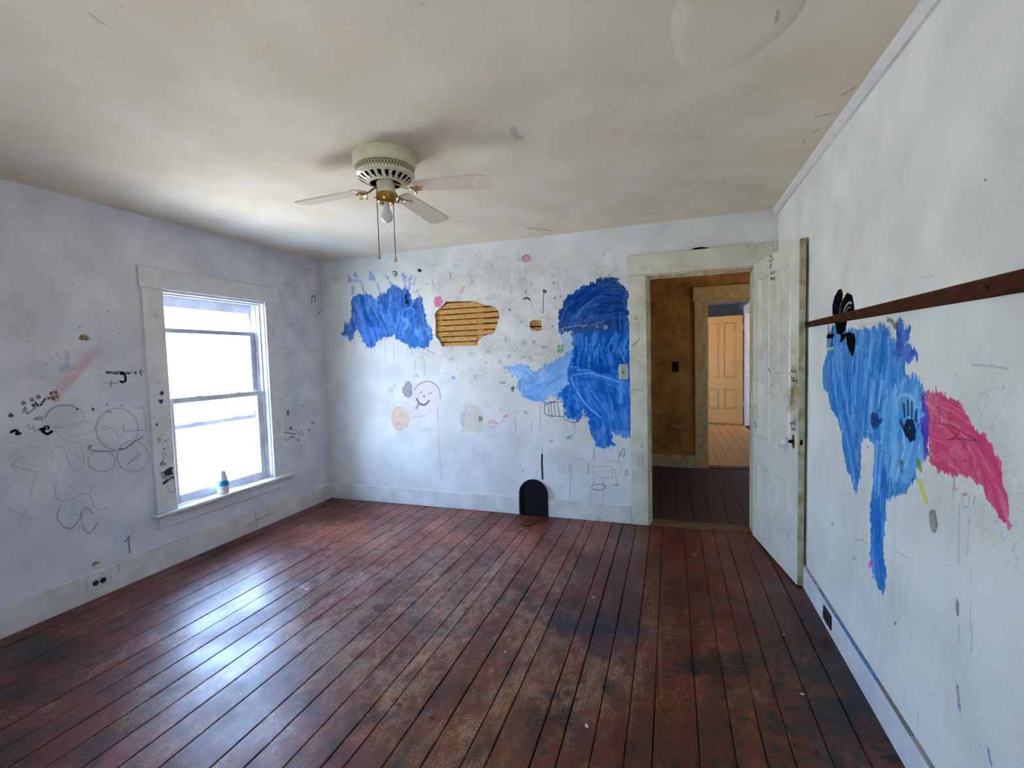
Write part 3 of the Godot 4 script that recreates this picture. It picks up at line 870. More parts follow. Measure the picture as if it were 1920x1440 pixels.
	c.fill(c.pts(FB5, [665, 785, 690, 755, 750, 740, 740, 765, 690, 795]), rgb(84, 164, 124), rgb(110, 184, 140), 0.85, 0.008, 0.2)
	c.blob(FB5, 592, 797, 16, 8, rgb(130, 190, 160), 0.7)
	c.blob(FB5, 215, 1125, 8, 8, rgb(60, 60, 66))
	c.stick(FB5, [720, 1065, 730, 1110, 715, 1200, 708, 1435], 0.007, rgb(136, 140, 190), 0.8)
	c.ring(FB5, 715, 1100, 14, 40, 0.005, PENCIL, 0.5)
	for k in 4:
		c.stick(FB5, [605 + k * 32, 960, 603 + k * 32, 1160], 0.005, GREY, 0.6)
		c.stick(FB5, [590, 1025 + k * 40, 720, 1020 + k * 40], 0.004, GREY, 0.5)
	c.scrawl(10, 1070, 852, 1092, 866, 0.02, PENCIL, 0.8)
	c.stick(FB5, [895, 1040, 902, 1155], 0.006, rgb(100, 104, 140), 0.7)
	c.stick(FB5, [945, 1075, 1140, 1070, 1155, 1200, 1060, 1195, 955, 1165, 945, 1075], 0.005, PENCIL, 0.7)
	c.stick(FB5, [1055, 1070, 1060, 1195], 0.004, GREY, 0.7)
	c.stick(FB5, [950, 1130, 1140, 1120], 0.004, GREY, 0.7)
	c.stick(FB5, [958, 1195, 960, 1280], 0.005, rgb(80, 86, 140), 0.8)
	c.stick(FB5, [1050, 1195, 1056, 1300], 0.005, rgb(80, 86, 140), 0.8)
	c.ring(FB5, 1006, 1290, 72, 32, 0.007, rgb(90, 88, 100), 0.8)
	c.stick(FB5, [935, 1310, 935, 1430], 0.005, PENCIL, 0.6)
	c.stick(FB5, [968, 1320, 970, 1400], 0.005, PENCIL, 0.7)
	c.stick(FB5, [1055, 1330, 1052, 1430], 0.005, PENCIL, 0.6)
	c.line(FB5, [1060, 900, 1070, 970, 1120, 1015, 1200, 1025, 1250, 1080, 1220, 1150], 0.005, GREY, 0.7)
	c.line(FB5, [1195, 810, 1215, 920, 1220, 1030], 0.005, rgb(130, 140, 170), 0.6)
	c.ring(FB5, 1268, 930, 14, 42, 0.007, PENCIL, 0.8)
	c.line(FB5, [1225, 990, 1232, 925, 1240, 960], 0.007, PENCIL, 0.7)
	c.ring(FB5, 1300, 1142, 16, 26, 0.007, PENCIL, 0.8)
	c.line(FB5, [1160, 1100, 1185, 1130, 1190, 1200, 1205, 1250], 0.005, PENCIL, 0.7)
	c.line(FB5, [1165, 1275, 1190, 1262, 1205, 1275, 1220, 1260], 0.008, PENCIL, 0.6)
	c.blob(FB5, 1137, 890, 6, 6, BLACK)
	c.stick(FB5, [760, 850, 755, 930], 0.005, GREY, 0.6)
	c.stick(FB5, [720, 895, 800, 890], 0.005, GREY, 0.6)
	c.line(FB5, [760, 985, 845, 1000], 0.006, PENCIL, 0.6)
	c.scrawl(8, 1095, 820, 1112, 840, 0.03, PENCIL, 0.6)


func draw_right_wall(c: Canvas) -> void:
	c.ground(rgb(210, 211, 200), rgb(224, 225, 215), 0.5, 8.0)
	c.smudge(24, 1530, 640, 1900, 1000, 0.12, rgb(190, 190, 176), 0.25)
	c.smudge(16, 1780, 760, 1918, 1000, 0.08, rgb(180, 178, 164), 0.3)
	c.smudge(14, 1520, 100, 1900, 480, 0.12, rgb(190, 192, 198), 0.2)
	c.scrawl(26, 1800, 780, 1918, 1060, 0.06, GREY, 0.5)
	c.scrawl(10, 1640, 1000, 1900, 1400, 0.06, GREY, 0.35)
	c.specks(50, 1530, 640, 1900, 1400, 0.003, rgb(110, 106, 108), 0.6)
	# drips first, the patches over them
	var lil := rgb(128, 134, 176)
	c.drips(FR4, [215, 0, 240, 222, 60, 525, 235, 60, 250, 247, 40, 330, 268, 420, 780, 285, 430, 780, 291, 210, 600, 300, 200, 460, 312, 0, 580, 322, 0, 480, 335, 330, 960, 345, 350, 1040, 352, 500, 900, 362, 560, 1140, 370, 600, 1150, 378, 600, 1120, 388, 560, 930, 398, 640, 900, 405, 640, 820, 412, 820, 960, 440, 230, 320, 455, 230, 360, 470, 200, 690, 480, 200, 760, 458, 640, 740, 500, 560, 690, 522, 640, 760, 550, 790, 880, 575, 190, 290, 585, 190, 300, 463, 840, 960, 235, 840, 940], lil, 0.6, 0.0035)
	c.drips(FR4, [765, 250, 535, 806, 320, 480, 742, 30, 230, 815, 540, 590, 763, 790, 870, 822, 790, 925, 815, 690, 830, 580, 1180, 1260, 518, 1090, 1160], rgb(110, 114, 140), 0.75, 0.004)
	# the blue patch
	var d0 := rgb(14, 84, 166)
	var d1 := rgb(42, 122, 200)
	var d2 := rgb(146, 194, 232)
	var poly := c.pts(FR1, [236, 570, 238, 470, 262, 425, 330, 440, 400, 452, 460, 440, 520, 432, 575, 408, 615, 440, 632, 500, 655, 512, 656, 420, 680, 376, 702, 398, 712, 440, 746, 446, 738, 500, 700, 545, 745, 535, 782, 575, 786, 612, 742, 652, 714, 640, 710, 690, 728, 735, 772, 744, 815, 800, 826, 832, 800, 862, 822, 900, 850, 1000, 858, 1100, 850, 1200, 820, 1258, 785, 1250, 772, 1320])
	poly += c.pts(FR4, [572, 130, 530, 196, 470, 216, 440, 232, 430, 330, 424, 450, 437, 560, 424, 652, 408, 636, 376, 575, 362, 480, 364, 300, 374, 150, 380, 20])
	poly += c.pts(FR1, [515, 1150, 482, 1108, 446, 1130, 436, 1200, 440, 1300, 425, 1400])
	poly += c.pts(FR4, [316, 150, 297, 206, 274, 120])
	poly += c.pts(FR1, [352, 1310, 330, 1210, 320, 1080, 290, 985, 250, 930, 236, 842, 206, 812, 204, 680])
	var g := [c.pts(FR1, [300, 520, 290, 700, 300, 850, 340, 1050, 400, 1400]), c.pts(FR1, [440, 460, 430, 650, 420, 850, 400, 1100]), c.pts(FR1, [560, 440, 560, 650, 520, 900, 540, 1150]), c.pts(FR1, [660, 600, 620, 800, 610, 1000, 600, 1300]), c.pts(FR1, [780, 800, 740, 1000, 760, 1200, 700, 1400])]
	g.append(c.pts(FR4, [390, 30, 385, 250, 385, 420, 410, 620]))
	g.append(c.pts(FR4, [420, 60, 410, 250, 400, 420, 420, 620]))
	c.daub(poly, g, d0, d1, d2, 420, 0.05, 0.06, 0.95, 0.02)
	c.daub(c.pts(FR1, [590, 850, 640, 790, 720, 740, 772, 744, 826, 832, 800, 900, 850, 1100, 840, 1230, 770, 1320, 700, 1430, 640, 1440, 560, 1200, 570, 950]), [g[3], g[4]], rgb(60, 138, 204), rgb(94, 164, 216), rgb(166, 208, 236), 110, 0.04, 0.05, 0.6)
	c.daub(c.pts(FR1, [655, 520, 660, 420, 682, 380, 702, 400, 712, 440, 744, 448, 735, 500, 702, 545, 745, 538, 782, 580, 782, 612, 742, 650, 700, 630, 640, 620]), [c.pts(FR1, [680, 390, 680, 520, 640, 620]), c.pts(FR1, [780, 590, 700, 600, 640, 660])], rgb(48, 78, 168), rgb(70, 104, 186), rgb(120, 146, 212), 26, 0.04, 0.03, 0.8)
	c.line(FR1, [660, 960, 660, 880, 700, 850, 760, 870, 775, 940], 0.014, rgb(170, 208, 234), 0.6, 0.5)
	c.line(FR1, [590, 1200, 600, 1000, 640, 840, 720, 760], 0.012, rgb(150, 196, 230), 0.5, 0.6)
	c.drips(FR1, [250, 720, 850, 300, 560, 760, 360, 800, 980, 470, 540, 760, 500, 850, 1000, 425, 900, 1100, 600, 700, 900, 560, 1000, 1150], rgb(176, 210, 236), 0.7, 0.006)
	# purple edge and pink patch
	c.daub(c.pts(FR3, [726, 90, 770, 56, 792, 180, 797, 300, 804, 450, 772, 520, 756, 400, 742, 290, 726, 240, 762, 180]), [c.pts(FR3, [760, 80, 780, 280, 780, 480])], rgb(60, 36, 132), rgb(84, 54, 160), rgb(110, 90, 190), 20, 0.03, 0.02, 0.85)
	var pk := c.pts(FR3, [772, 56, 850, 34, 940, 86, 992, 112, 1050, 182, 1080, 262, 1150, 332, 1220, 402, 1240, 472, 1280, 512, 1290, 602, 1310, 740, 1330, 830, 1356, 962, 1342, 972, 1290, 922, 1240, 862, 1190, 762, 1140, 682, 1070, 602, 1052, 642, 1010, 600, 920, 612, 860, 580, 800, 522, 806, 420, 792, 300, 792, 180])
	c.daub(pk, [c.pts(FR3, [800, 120, 950, 180, 1080, 330, 1200, 520, 1300, 800, 1340, 950]), c.pts(FR3, [820, 300, 980, 360, 1100, 470, 1200, 640, 1290, 880]), c.pts(FR3, [830, 480, 930, 520, 1040, 590])], rgb(190, 46, 84), rgb(206, 66, 104), rgb(226, 128, 150), 150, 0.04, 0.05, 0.93, 0.014)
	c.stick(FR3, [866, 150, 866, 270], 0.004, rgb(110, 24, 50), 0.8)
	c.line(FR3, [890, 265, 980, 300, 1060, 345, 1112, 380, 1000, 368, 920, 372], 0.004, rgb(110, 24, 50), 0.8)
	c.line(FR3, [930, 262, 1000, 320, 950, 370], 0.004, rgb(110, 24, 50), 0.8)
	for p in [[1040, 517, 9, 10], [918, 475, 5, 6], [865, 295, 4, 5], [900, 298, 5, 5], [1120, 550, 4, 24], [940, 430, 4, 4], [890, 400, 5, 4], [845, 155, 4, 4]]:
		c.blob(FR3, p[0], p[1], p[2], p[3], rgb(120, 26, 52), 0.85)
	c.stick(FR3, [970, 485, 968, 700], 0.004, rgb(120, 70, 90), 0.8)
	c.blob(FR3, 970, 708, 24, 14, rgb(222, 110, 140), 0.7, 0.5)
	c.blob(FR3, 1040, 740, 22, 11, rgb(214, 76, 116), 0.8, 0.3)
	c.ring(FR3, 1045, 785, 24, 44, 0.004, GREY, 0.7)
	c.stick(FR3, [1108, 755, 1095, 815], 0.005, PENCIL, 0.6)
	c.smudge(6, 1832, 955, 1846, 1015, 0.04, rgb(206, 202, 160), 0.5)
	# hands
	var navy := rgb(14, 22, 56)
	c.fill(c.pts(FR3, [404, 200, 425, 184, 450, 196, 456, 242, 482, 228, 486, 246, 466, 268, 440, 302, 416, 302, 403, 272]), navy, rgb(22, 50, 104), 0.9, 0.006, 0.25)
	c.fill(c.pts(FR3, [642, 240, 690, 230, 710, 300, 702, 380, 676, 388, 640, 352, 624, 300]), rgb(12, 14, 32), navy, 0.95, 0.006, 0.12)
	for s in [[634, 214, 626, 138], [656, 200, 656, 112], [681, 215, 681, 126], [708, 246, 713, 180], [626, 292, 604, 246]]:
		c.stick(FR3, s, 0.013, rgb(12, 14, 32), 0.9, 0.3)
	c.blob(FR3, 668, 292, 9, 9, rgb(80, 130, 190), 0.7, 0.2)
	# yellow, green and pink dabs, bare notches
	c.brush(c.pts(FR3, [730, 645, 755, 720, 782, 806]), 0.028, rgb(206, 194, 44), 0.95)
	c.brush(c.pts(FR3, [730, 645, 755, 720, 782, 806]), 0.024, rgb(214, 202, 60), 0.9)
	c.line(FR3, [720, 515, 732, 545, 742, 572], 0.02, rgb(92, 150, 66), 0.8)
	c.line(FR3, [740, 560, 748, 575], 0.016, rgb(196, 190, 60), 0.8)
	c.blob(FR3, 403, 1215, 18, 34, rgb(232, 90, 200), 0.85, 0.3)
	c.blob(FR3, 402, 1215, 9, 18, rgb(190, 70, 214), 0.8, 0.2)
	c.blob(FR3, 356, 560, 16, 24, rgb(196, 184, 150), 0.7, 0.5)
	c.blob(FR3, 386, 425, 5, 8, rgb(70, 66, 70))
	c.blob(FR3, 415, 1303, 7, 5, rgb(20, 20, 50))
	c.line(FR3, [296, 1055, 340, 1050, 380, 1075], 0.004, PENCIL, 0.7)
	c.stick(FR4, [755, 1070, 765, 1175], 0.014, rgb(74, 66, 120), 0.8, 0.5)
	c.line(FR4, [895, 1350, 900, 1390, 908, 1420], 0.010, rgb(130, 132, 160), 0.7)
	c.blob(FR4, 476, 784, 6, 8, rgb(80, 78, 84), 0.9)
	c.blob(FR4, 292, 495, 4, 8, rgb(110, 108, 120), 0.8)
	c.blob(FR4, 193, 340, 4, 10, rgb(110, 108, 120), 0.8)
	c.line(FR4, [480, 460, 510, 480, 535, 495], 0.004, GREY, 0.7)
	c.line(FR1, [1120, 665, 1230, 672, 1340, 690], 0.006, rgb(150, 156, 158), 0.6)
	c.line(FR1, [815, 125, 850, 128, 880, 118], 0.005, rgb(190, 180, 170), 0.6)
	c.blob(FP, 1848, 337, 3, 3, rgb(110, 106, 110), 0.9)
	# the black winged shape
	c.fill(c.pts(FR2, [244, 420, 242, 310, 268, 212, 308, 136, 346, 134, 362, 180, 356, 262, 330, 340, 300, 440]), BLACK, BLACK, 1.0, 0.004, 0.0)
	c.fill(c.pts(FR2, [352, 440, 344, 330, 368, 232, 414, 170, 462, 190, 486, 290, 492, 400, 450, 440]), BLACK, BLACK, 1.0, 0.004, 0.0)
	c.fill(c.pts(FR2, [296, 300, 360, 260, 356, 460, 290, 460]), BLACK, BLACK, 0.9, 0.004, 0.1)
	c.line(FR2, [368, 400, 390, 330, 430, 282, 458, 290], 0.010, rgb(196, 196, 196), 0.85, 0.2)
	c.line(FR2, [392, 400, 412, 350, 450, 330], 0.006, rgb(190, 190, 190), 0.8, 0.2)
	c.line(FR2, [322, 400, 330, 330, 345, 280], 0.006, rgb(170, 170, 170), 0.8, 0.3)
	c.fill(c.pts(FR2, [270, 500, 410, 490, 385, 600, 345, 642, 295, 632]), BLACK, BLACK, 1.0, 0.004, 0.0)
	c.stick(FR2, [202, 545, 184, 782], 0.011, BLACK, 1.0, 0.0)
	c.stick(FR2, [248, 545, 236, 782], 0.011, BLACK, 1.0, 0.0)
	c.stick(FR2, [188, 666, 252, 652], 0.022, BLACK, 1.0, 0.0)
	c.fill(c.pts(FR2, [392, 622, 440, 612, 492, 632, 503, 700, 497, 800, 476, 888, 440, 845, 404, 742]), BLACK, BLACK, 1.0, 0.004, 0.0)
	c.fill(c.pts(FR2, [340, 640, 402, 622, 384, 692, 328, 735]), BLACK, BLACK, 1.0, 0.004, 0.0)
	c.fill(c.pts(FR2, [180, 790, 250, 778, 260, 800, 190, 826]), rgb(216, 212, 186), rgb(206, 204, 182), 0.9, 0.004, 0.1)
	# torn paper edge under the rail
	c.fill(c.pts(FR2, [500, 520, 700, 500, 840, 498, 930, 590, 950, 690, 905, 690, 880, 590, 820, 520, 700, 548, 520, 570]), rgb(208, 206, 176), rgb(196, 196, 170), 0.85, 0.004, 0.2)
	c.line(FR2, [860, 470, 920, 500, 950, 560, 970, 500], 0.020, rgb(96, 98, 84), 0.7, 0.5)


func draw_ceiling(c: Canvas) -> void:
	c.ground(rgb(224, 211, 184), rgb(234, 223, 200), 0.6, 7.0)
	c.smudge(50, 0, 0, 1500, 360, 0.2, rgb(216, 206, 176), 0.25)
	c.smudge(40, 900, 180, 1440, 420, 0.14, rgb(192, 182, 168), 0.25)
	c.smudge(12, 1180, 330, 1420, 400, 0.07, rgb(168, 156, 144), 0.4)
	c.smudge(10, 0, 280, 120, 330, 0.05, rgb(170, 172, 170), 0.35)
	c.specks(60, 0, 0, 1500, 420, 0.004, rgb(150, 140, 120), 0.6)
	for s in [[990, 428, 1030, 432, 0.03], [1305, 401, 1322, 399, 0.012], [1236, 403, 1242, 402, 0.010], [762, 447, 780, 445, 0.012], [772, 452, 782, 452, 0.012], [775, 442, 788, 441, 0.010], [798, 448, 806, 447, 0.008], [1350, 345, 1358, 342, 0.012]]:
		c.line(FP, [s[0], s[1], s[2], s[3]], s[4], rgb(96, 88, 80), 0.75, 0.6)
	for s in [[1578, 178, 1600, 166, 0.016], [1528, 220, 1564, 212, 0.012], [1526, 247, 1536, 242, 0.012], [1505, 262, 1510, 270, 0.008]]:
		c.line(FP, [s[0], s[1], s[2], s[3]], s[4], rgb(140, 126, 92), 0.8, 0.5)
	c.line(FP, [960, 240, 968, 256, 976, 258], 0.03, rgb(196, 186, 166), 0.7, 0.4)
	c.line(FP, [168, 26, 185, 40, 202, 50], 0.006, rgb(170, 150, 116), 0.8, 0.4)
	c.line(FP, [1335, 108, 1370, 105, 1400, 90, 1425, 70], 0.008, rgb(226, 222, 204), 0.8, 0.3)
	c.line(FP, [1458, 14, 1454, 36], 0.010, rgb(146, 134, 104), 0.8, 0.4)
	c.smudge(3, 1410, 268, 1425, 278, 0.05, rgb(216, 210, 198), 0.5)


func draw_floor(c: Canvas, gaps: Array) -> void:
	# every board has a tone of its own under shared wear
	var tone := []
	for k in gaps.size():
		tone.append(c.r.randf_range(0.90, 1.08))
	var nz := c.nz
	var i := 0
	var step := 3
	var cols := c.w / step + 1
	var wear := PackedFloat32Array()
	var dirts := PackedFloat32Array()
	var scuff_glare := PackedFloat32Array()
	wear.resize(cols)
	dirts.resize(cols)
	scuff_glare.resize(cols)
	var q := c.mpp / 0.0025
	var walk := c.at(Vector2(720, 1125))        # scuffs mid-room, greyed and widened to carry window glare
	var bare := c.at(Vector2(900, 1420))        # boards rubbed to orange wood
	for y in c.h:
		if y % step == 0:
			for k in cols:
				var x := k * step
				var n1 := nz.get_noise_2d(x * 0.006 * q, y * 0.0045 * q)
				var n2 := nz.get_noise_2d(x * 0.03 * q + 500.0, y * 0.02 * q)
				var n3 := nz.get_noise_2d(x * 0.09 * q + 200.0, y * 0.05 * q)
				var to_bare := Vector2(x - bare.x, y - bare.y).length() * c.mpp
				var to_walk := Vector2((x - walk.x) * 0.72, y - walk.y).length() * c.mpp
				wear[k] = clampf(1.0 - to_bare * 0.75 + n1 * 1.2 + n2 * 0.9 + n3 * 0.6, 0.0, 1.0)
				dirts[k] = nz.get_noise_2d(x * 0.012 * q + 90.0, y * 0.012 * q + 40.0) * 1.3 + n3 * 0.5 - 0.12
				scuff_glare[k] = 0.62 - to_walk * 0.72 + n1 * 0.7 + n2 * 0.7 + n3 * 0.5
		var b := 0
		for x in c.w:
			var X := (x + 0.5) * c.mpp
			while b < gaps.size() - 2 and X > gaps[b + 1]:
				b += 1
			var grain := nz.get_noise_2d(x * 0.28 * q + b * 71.0, y * 0.012 * q)
			var fine := c.n1.get_noise_2d(x * 0.33 * q + 50.0, y * 0.22 * q)
			var k: float = tone[b] * (1.0 + grain * 0.22 + fine * 0.14)
			var ora := wear[x / step]
			var dirt := clampf(dirts[x / step] + fine * 0.5, 0.0, 0.7)
			var sc := clampf(scuff_glare[x / step] + grain * 0.2 + fine * 0.8, 0.0, 0.7)
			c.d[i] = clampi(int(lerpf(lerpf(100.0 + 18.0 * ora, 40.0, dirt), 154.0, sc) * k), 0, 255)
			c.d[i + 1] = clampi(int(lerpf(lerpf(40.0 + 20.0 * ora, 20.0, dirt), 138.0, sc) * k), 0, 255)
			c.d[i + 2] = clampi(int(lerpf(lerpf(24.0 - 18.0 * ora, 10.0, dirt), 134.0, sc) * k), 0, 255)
			i += 3
	# rubbed red stain by the back wall, paled to carry floor glare, a patch of new orange wood
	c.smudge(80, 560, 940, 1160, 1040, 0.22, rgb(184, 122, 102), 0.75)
	c.smudge(4, 1320, 1050, 1360, 1090, 0.09, rgb(124, 82, 22), 0.6)
	c.smudge(20, 1180, 1260, 1600, 1440, 0.18, rgb(112, 60, 10), 0.35)
	# scratches
	c.scrawl(260, 520, 1000, 1240, 1320, 0.12, rgb(178, 166, 156), 0.4)
	c.scrawl(160, 1150, 1000, 1420, 1440, 0.10, rgb(150, 126, 96), 0.4)
	c.scrawl(90, 300, 1050, 620, 1420, 0.12, rgb(156, 146, 146), 0.35)
	c.specks(260, 500, 980, 1500, 1440, 0.004, rgb(176, 164, 150), 0.6)
	# dark stains
	c.smudge(40, 1130, 1000, 1620, 1440, 0.20, rgb(40, 18, 6), 0.55)
	c.smudge(20, 1120, 1010, 1330, 1150, 0.16, rgb(36, 26, 20), 0.6)
	c.smudge(16, 1030, 1120, 1110, 1185, 0.11, rgb(14, 15, 20), 0.9)
	c.smudge(14, 1100, 1140, 1200, 1190, 0.11, rgb(20, 16, 18), 0.7)
	c.smudge(26, 1400, 1040, 1540, 1220, 0.11, rgb(16, 9, 6), 0.6)
	c.smudge(22, 1290, 1225, 1410, 1262, 0.07, rgb(4, 3, 2), 1.0)
	c.smudge(50, 1520, 1200, 1660, 1345, 0.07, rgb(3, 2, 1), 1.0)
	c.smudge(20, 1560, 1300, 1680, 1430, 0.06, rgb(4, 3, 2), 1.0)
	c.smudge(14, 1500, 1120, 1560, 1240, 0.08, rgb(8, 5, 3), 0.9)
	c.smudge(14, 0, 1190, 160, 1300, 0.14, rgb(12, 7, 5), 0.8)
	c.smudge(14, 20, 1190, 130, 1250, 0.09, rgb(4, 3, 3), 1.0)
	c.smudge(10, 370, 1028, 430, 1055, 0.09, rgb(10, 5, 4), 0.8)
	c.smudge(12, 600, 935, 660, 955, 0.09, rgb(20, 11, 9), 0.8)
	c.smudge(14, 0, 1290, 60, 1440, 0.10, rgb(16, 9, 9), 0.7)
	c.smudge(12, 765, 1130, 835, 1185, 0.07, rgb(48, 44, 46), 0.6)
	c.smudge(16, 1000, 1280, 1060, 1400, 0.06, rgb(20, 11, 6), 0.8)
	c.specks(170, 1440, 1180, 1690, 1440, 0.018, rgb(3, 2, 1), 1.0)
	c.specks(130, 980, 1050, 1420, 1440, 0.013, rgb(9, 5, 3), 0.95)
	c.specks(70, 300, 1050, 980, 1420, 0.011, rgb(26, 17, 18), 0.85)
	for p in [[1610, 1300, 26, 26], [1580, 1265, 16, 12], [1600, 1330, 30, 12], [1330, 1243, 34, 6], [1375, 1238, 22, 7], [1385, 1250, 18, 8], [1520, 1263, 10, 5], [1540, 1278, 12, 5], [1508, 1297, 9, 4], [1535, 1310, 11, 4], [1560, 1342, 9, 4], [1540, 1345, 7, 4], [1620, 1362, 10, 5], [1640, 1400, 12, 6], [1060, 1172, 22, 12], [1130, 1180, 26, 10], [80, 1215, 40, 10], [60, 1230, 30, 10], [1430, 1238, 5, 14], [1448, 1302, 6, 6], [395, 1040, 26, 6]]:
		c.blob(FP, p[0], p[1], p[2], p[3], rgb(5, 4, 3), 0.92, 0.45)
	for p in [[540, 1143, 9, 4], [710, 1140, 10, 9], [984, 1122, 10, 5], [1052, 1193, 5, 4], [990, 1356, 7, 6], [996, 1310, 4, 4], [810, 1345, 5, 5], [748, 1322, 7, 5], [455, 1248, 8, 4], [310, 1134, 10, 4]]:
		c.blob(FP, p[0], p[1], p[2], p[3], rgb(14, 9, 9), 0.9, 0.3)
	# pale scratches and paint drops
	c.stick(FP, [1234, 1140, 1236, 1220, 1240, 1310], 0.012, rgb(150, 122, 84), 0.7, 0.5)
	c.stick(FP, [1232, 1140, 1290, 1150], 0.006, rgb(150, 126, 96), 0.6)
	c.stick(FP, [1300, 1178, 1420, 1190], 0.006, rgb(146, 110, 76), 0.6)
	c.line(FP, [1296, 1036, 1302, 1042, 1310, 1030], 0.03, rgb(160, 130, 124), 0.55, 0.6)
	c.smudge(4, 1150, 1245, 1175, 1270, 0.04, rgb(170, 160, 154), 0.5)
	c.smudge(8, 985, 1255, 1020, 1300, 0.05, rgb(184, 120, 110), 0.5)
	c.smudge(6, 560, 1094, 596, 1110, 0.05, rgb(196, 196, 204), 0.6)
	c.smudge(10, 480, 1340, 540, 1400, 0.07, rgb(176, 170, 176), 0.5)
	c.smudge(6, 660, 1070, 740, 1095, 0.09, rgb(190, 190, 200), 0.5)
	c.stick(FP, [490, 1380, 530, 1340], 0.014, rgb(140, 92, 70), 0.7)
	c.smudge(4, 1560, 1400, 1600, 1440, 0.05, rgb(120, 84, 66), 0.5)
	c.blob(FP, 600, 1330, 10, 5, rgb(150, 150, 200), 0.5, 0.5)


# ------------------------------------------------------------------ building helpers
func around_opening(b: MB, axis: int, p0: float, p1: float, a0: float, a1: float, y0: float, y1: float, o: Array) -> void:
	# a wall slab between p0 and p1 on its axis (0: faces x, 2: faces z) with one opening o = [a0, a1, y0, y1]
	var cells := [[a0, o[0], y0, y1], [o[1], a1, y0, y1], [o[0], o[1], o[3], y1], [o[0], o[1], y0, o[2]]]
	for c in cells:
		if c[1] - c[0] < 0.001 or c[3] - c[2] < 0.001:
			continue
		if axis == 0:
			b.box(Vector3(p0, c[2], c[0]), Vector3(p1, c[3], c[1]))
		else:
			b.box(Vector3(c[0], c[2], p0), Vector3(c[1], c[3], p1))


func rect(x0: float, y0: float, x1: float, y1: float) -> PackedVector2Array:
	return PackedVector2Array([Vector2(x0, y0), Vector2(x1, y0), Vector2(x1, y1), Vector2(x0, y1)])


func ragged(cx: float, cy: float, rx: float, ry: float, seed_: int) -> PackedVector2Array:
	var r := RandomNumberGenerator.new()
	r.seed = seed_
	var p := PackedVector2Array()
	for k in 11:
		var t := TAU * k / 11.0
		var j := r.randf_range(0.75, 1.15)
		p.append(Vector2(cx + cos(t) * rx * j, cy + sin(t) * ry * j))
	return p


func wall_points(a: Array, fr: Array, cv: Canvas) -> PackedVector2Array:   # enlarged-view numbers -> metres on the back wall
	var out := PackedVector2Array()
	for p in cv.pts(fr, a):
		out.append(Vector2(p.x * cv.mpp, H - p.y * cv.mpp))
	return out


const GAPS := [0.0, 0.13, 0.27, 0.40, 0.54, 0.70, 0.867, 1.004, 1.13, 1.26, 1.39, 1.515, 1.66, 1.836, 1.952, 2.085, 2.215, 2.29, 2.419, 2.548, 2.68, 2.762, 2.91, 2.995, 3.107, 3.219, 3.313, 3.471, 3.59, 3.69, 3.782, 3.90, 4.02, W]
var drawn := []


func _ready() -> void:
	rng.seed = 20
	eye_basis = Basis.from_euler(Vector3(deg_to_rad(TURN.x), deg_to_rad(TURN.y), deg_to_rad(TURN.z)), EULER_ORDER_YXZ)

	# --- camera, sky, exposure
	var cam := Camera3D.new()
	cam.name = "camera"
	cam.transform = Transform3D(eye_basis, EYE)
	cam.fov = rad_to_deg(2.0 * atan(720.0 / FOCAL))
	cam.near = 0.02
	cam.far = 300.0
	add_child(cam)
	cam.current = true
	var sky_mat := ProceduralSkyMaterial.new()
	sky_mat.sky_top_color = Color(0.64, 0.79, 1.0)
	sky_mat.sky_horizon_color = Color(0.80, 0.885, 1.0)
	sky_mat.ground_bottom_color = Color(0.45, 0.45, 0.43)
	sky_mat.ground_horizon_color = Color(0.80, 0.82, 0.86)
	sky_mat.sun_angle_max = 0.0
	var sky := Sky.new()
	sky.sky_material = sky_mat
	var env := Environment.new()
	env.background_mode = Environment.BG_SKY
	env.sky = sky
	env.background_energy_multiplier = 1.4
	env.tonemap_mode = Environment.TONE_MAPPER_LINEAR
	env.tonemap_exposure = 29.5
	env.sdfgi_enabled = true
	env.ssao_enabled = true
	env.ssil_enabled = true
	# high sun from behind the house: it falls on the ground outside the bedroom windows, not through them
	var sun := DirectionalLight3D.new()
	sun.name = "sun"
	sun.light_color = Color(1.0, 0.93, 0.82)
	sun.light_energy = 2.0
	sun.light_angular_distance = 2.0
	sun.shadow_enabled = true
	sun.look_at_from_position(Vector3.ZERO, Vector3(-0.62, -0.70, 0.36), Vector3.UP)
	add_child(sun)
	var we := WorldEnvironment.new()
	we.name = "environment"
	we.environment = env
	add_child(we)

	# the five big surfaces are drawn side by side
	drawn = [
		canvas(Vector3.ZERO, Vector3.RIGHT, Vector3.BACK, Vector2(W, D), 0.003, 41),
		canvas(Vector3(0, H, 0), Vector3.RIGHT, Vector3.BACK, Vector2(W, D), 0.0034, 42),
		canvas(Vector3(0, H, D), Vector3.FORWARD, Vector3.DOWN, Vector2(D, H), 0.0026, 43),
		canvas(Vector3(0, H, 0), Vector3.RIGHT, Vector3.DOWN, Vector2(W, H), 0.0024, 45),
		canvas(Vector3(W, H, 0), Vector3.BACK, Vector3.DOWN, Vector2(D, H), 0.0024, 47),
	]
	var hands := []
	for k in 5:
		hands.append(Thread.new())
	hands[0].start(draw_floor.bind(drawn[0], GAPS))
	hands[1].start(draw_ceiling.bind(drawn[1]))
	hands[2].start(draw_left_wall.bind(drawn[2]))
	hands[3].start(draw_back_wall.bind(drawn[3]))
	hands[4].start(draw_right_wall.bind(drawn[4]))
	for t in hands:
		t.wait_to_finish()

	make_materials()
	build_floor()
	build_ceiling()
	build_left_wall()
	build_back_wall()
	build_right_wall()
	build_front_wall()
	build_hall()
	build_far_room()
	build_outdoors()
	build_window()
	build_door_frame()
	build_door()
	build_fan()
	build_small_things()


func matte(cv: Canvas, rough: float) -> StandardMaterial3D:
	var m := painted(cv, rough)
	m.metallic_specular = 0.1
	return m


func dull(c: Color) -> StandardMaterial3D:
	var m := plain(c, 0.95)
	m.metallic_specular = 0.05
	return m


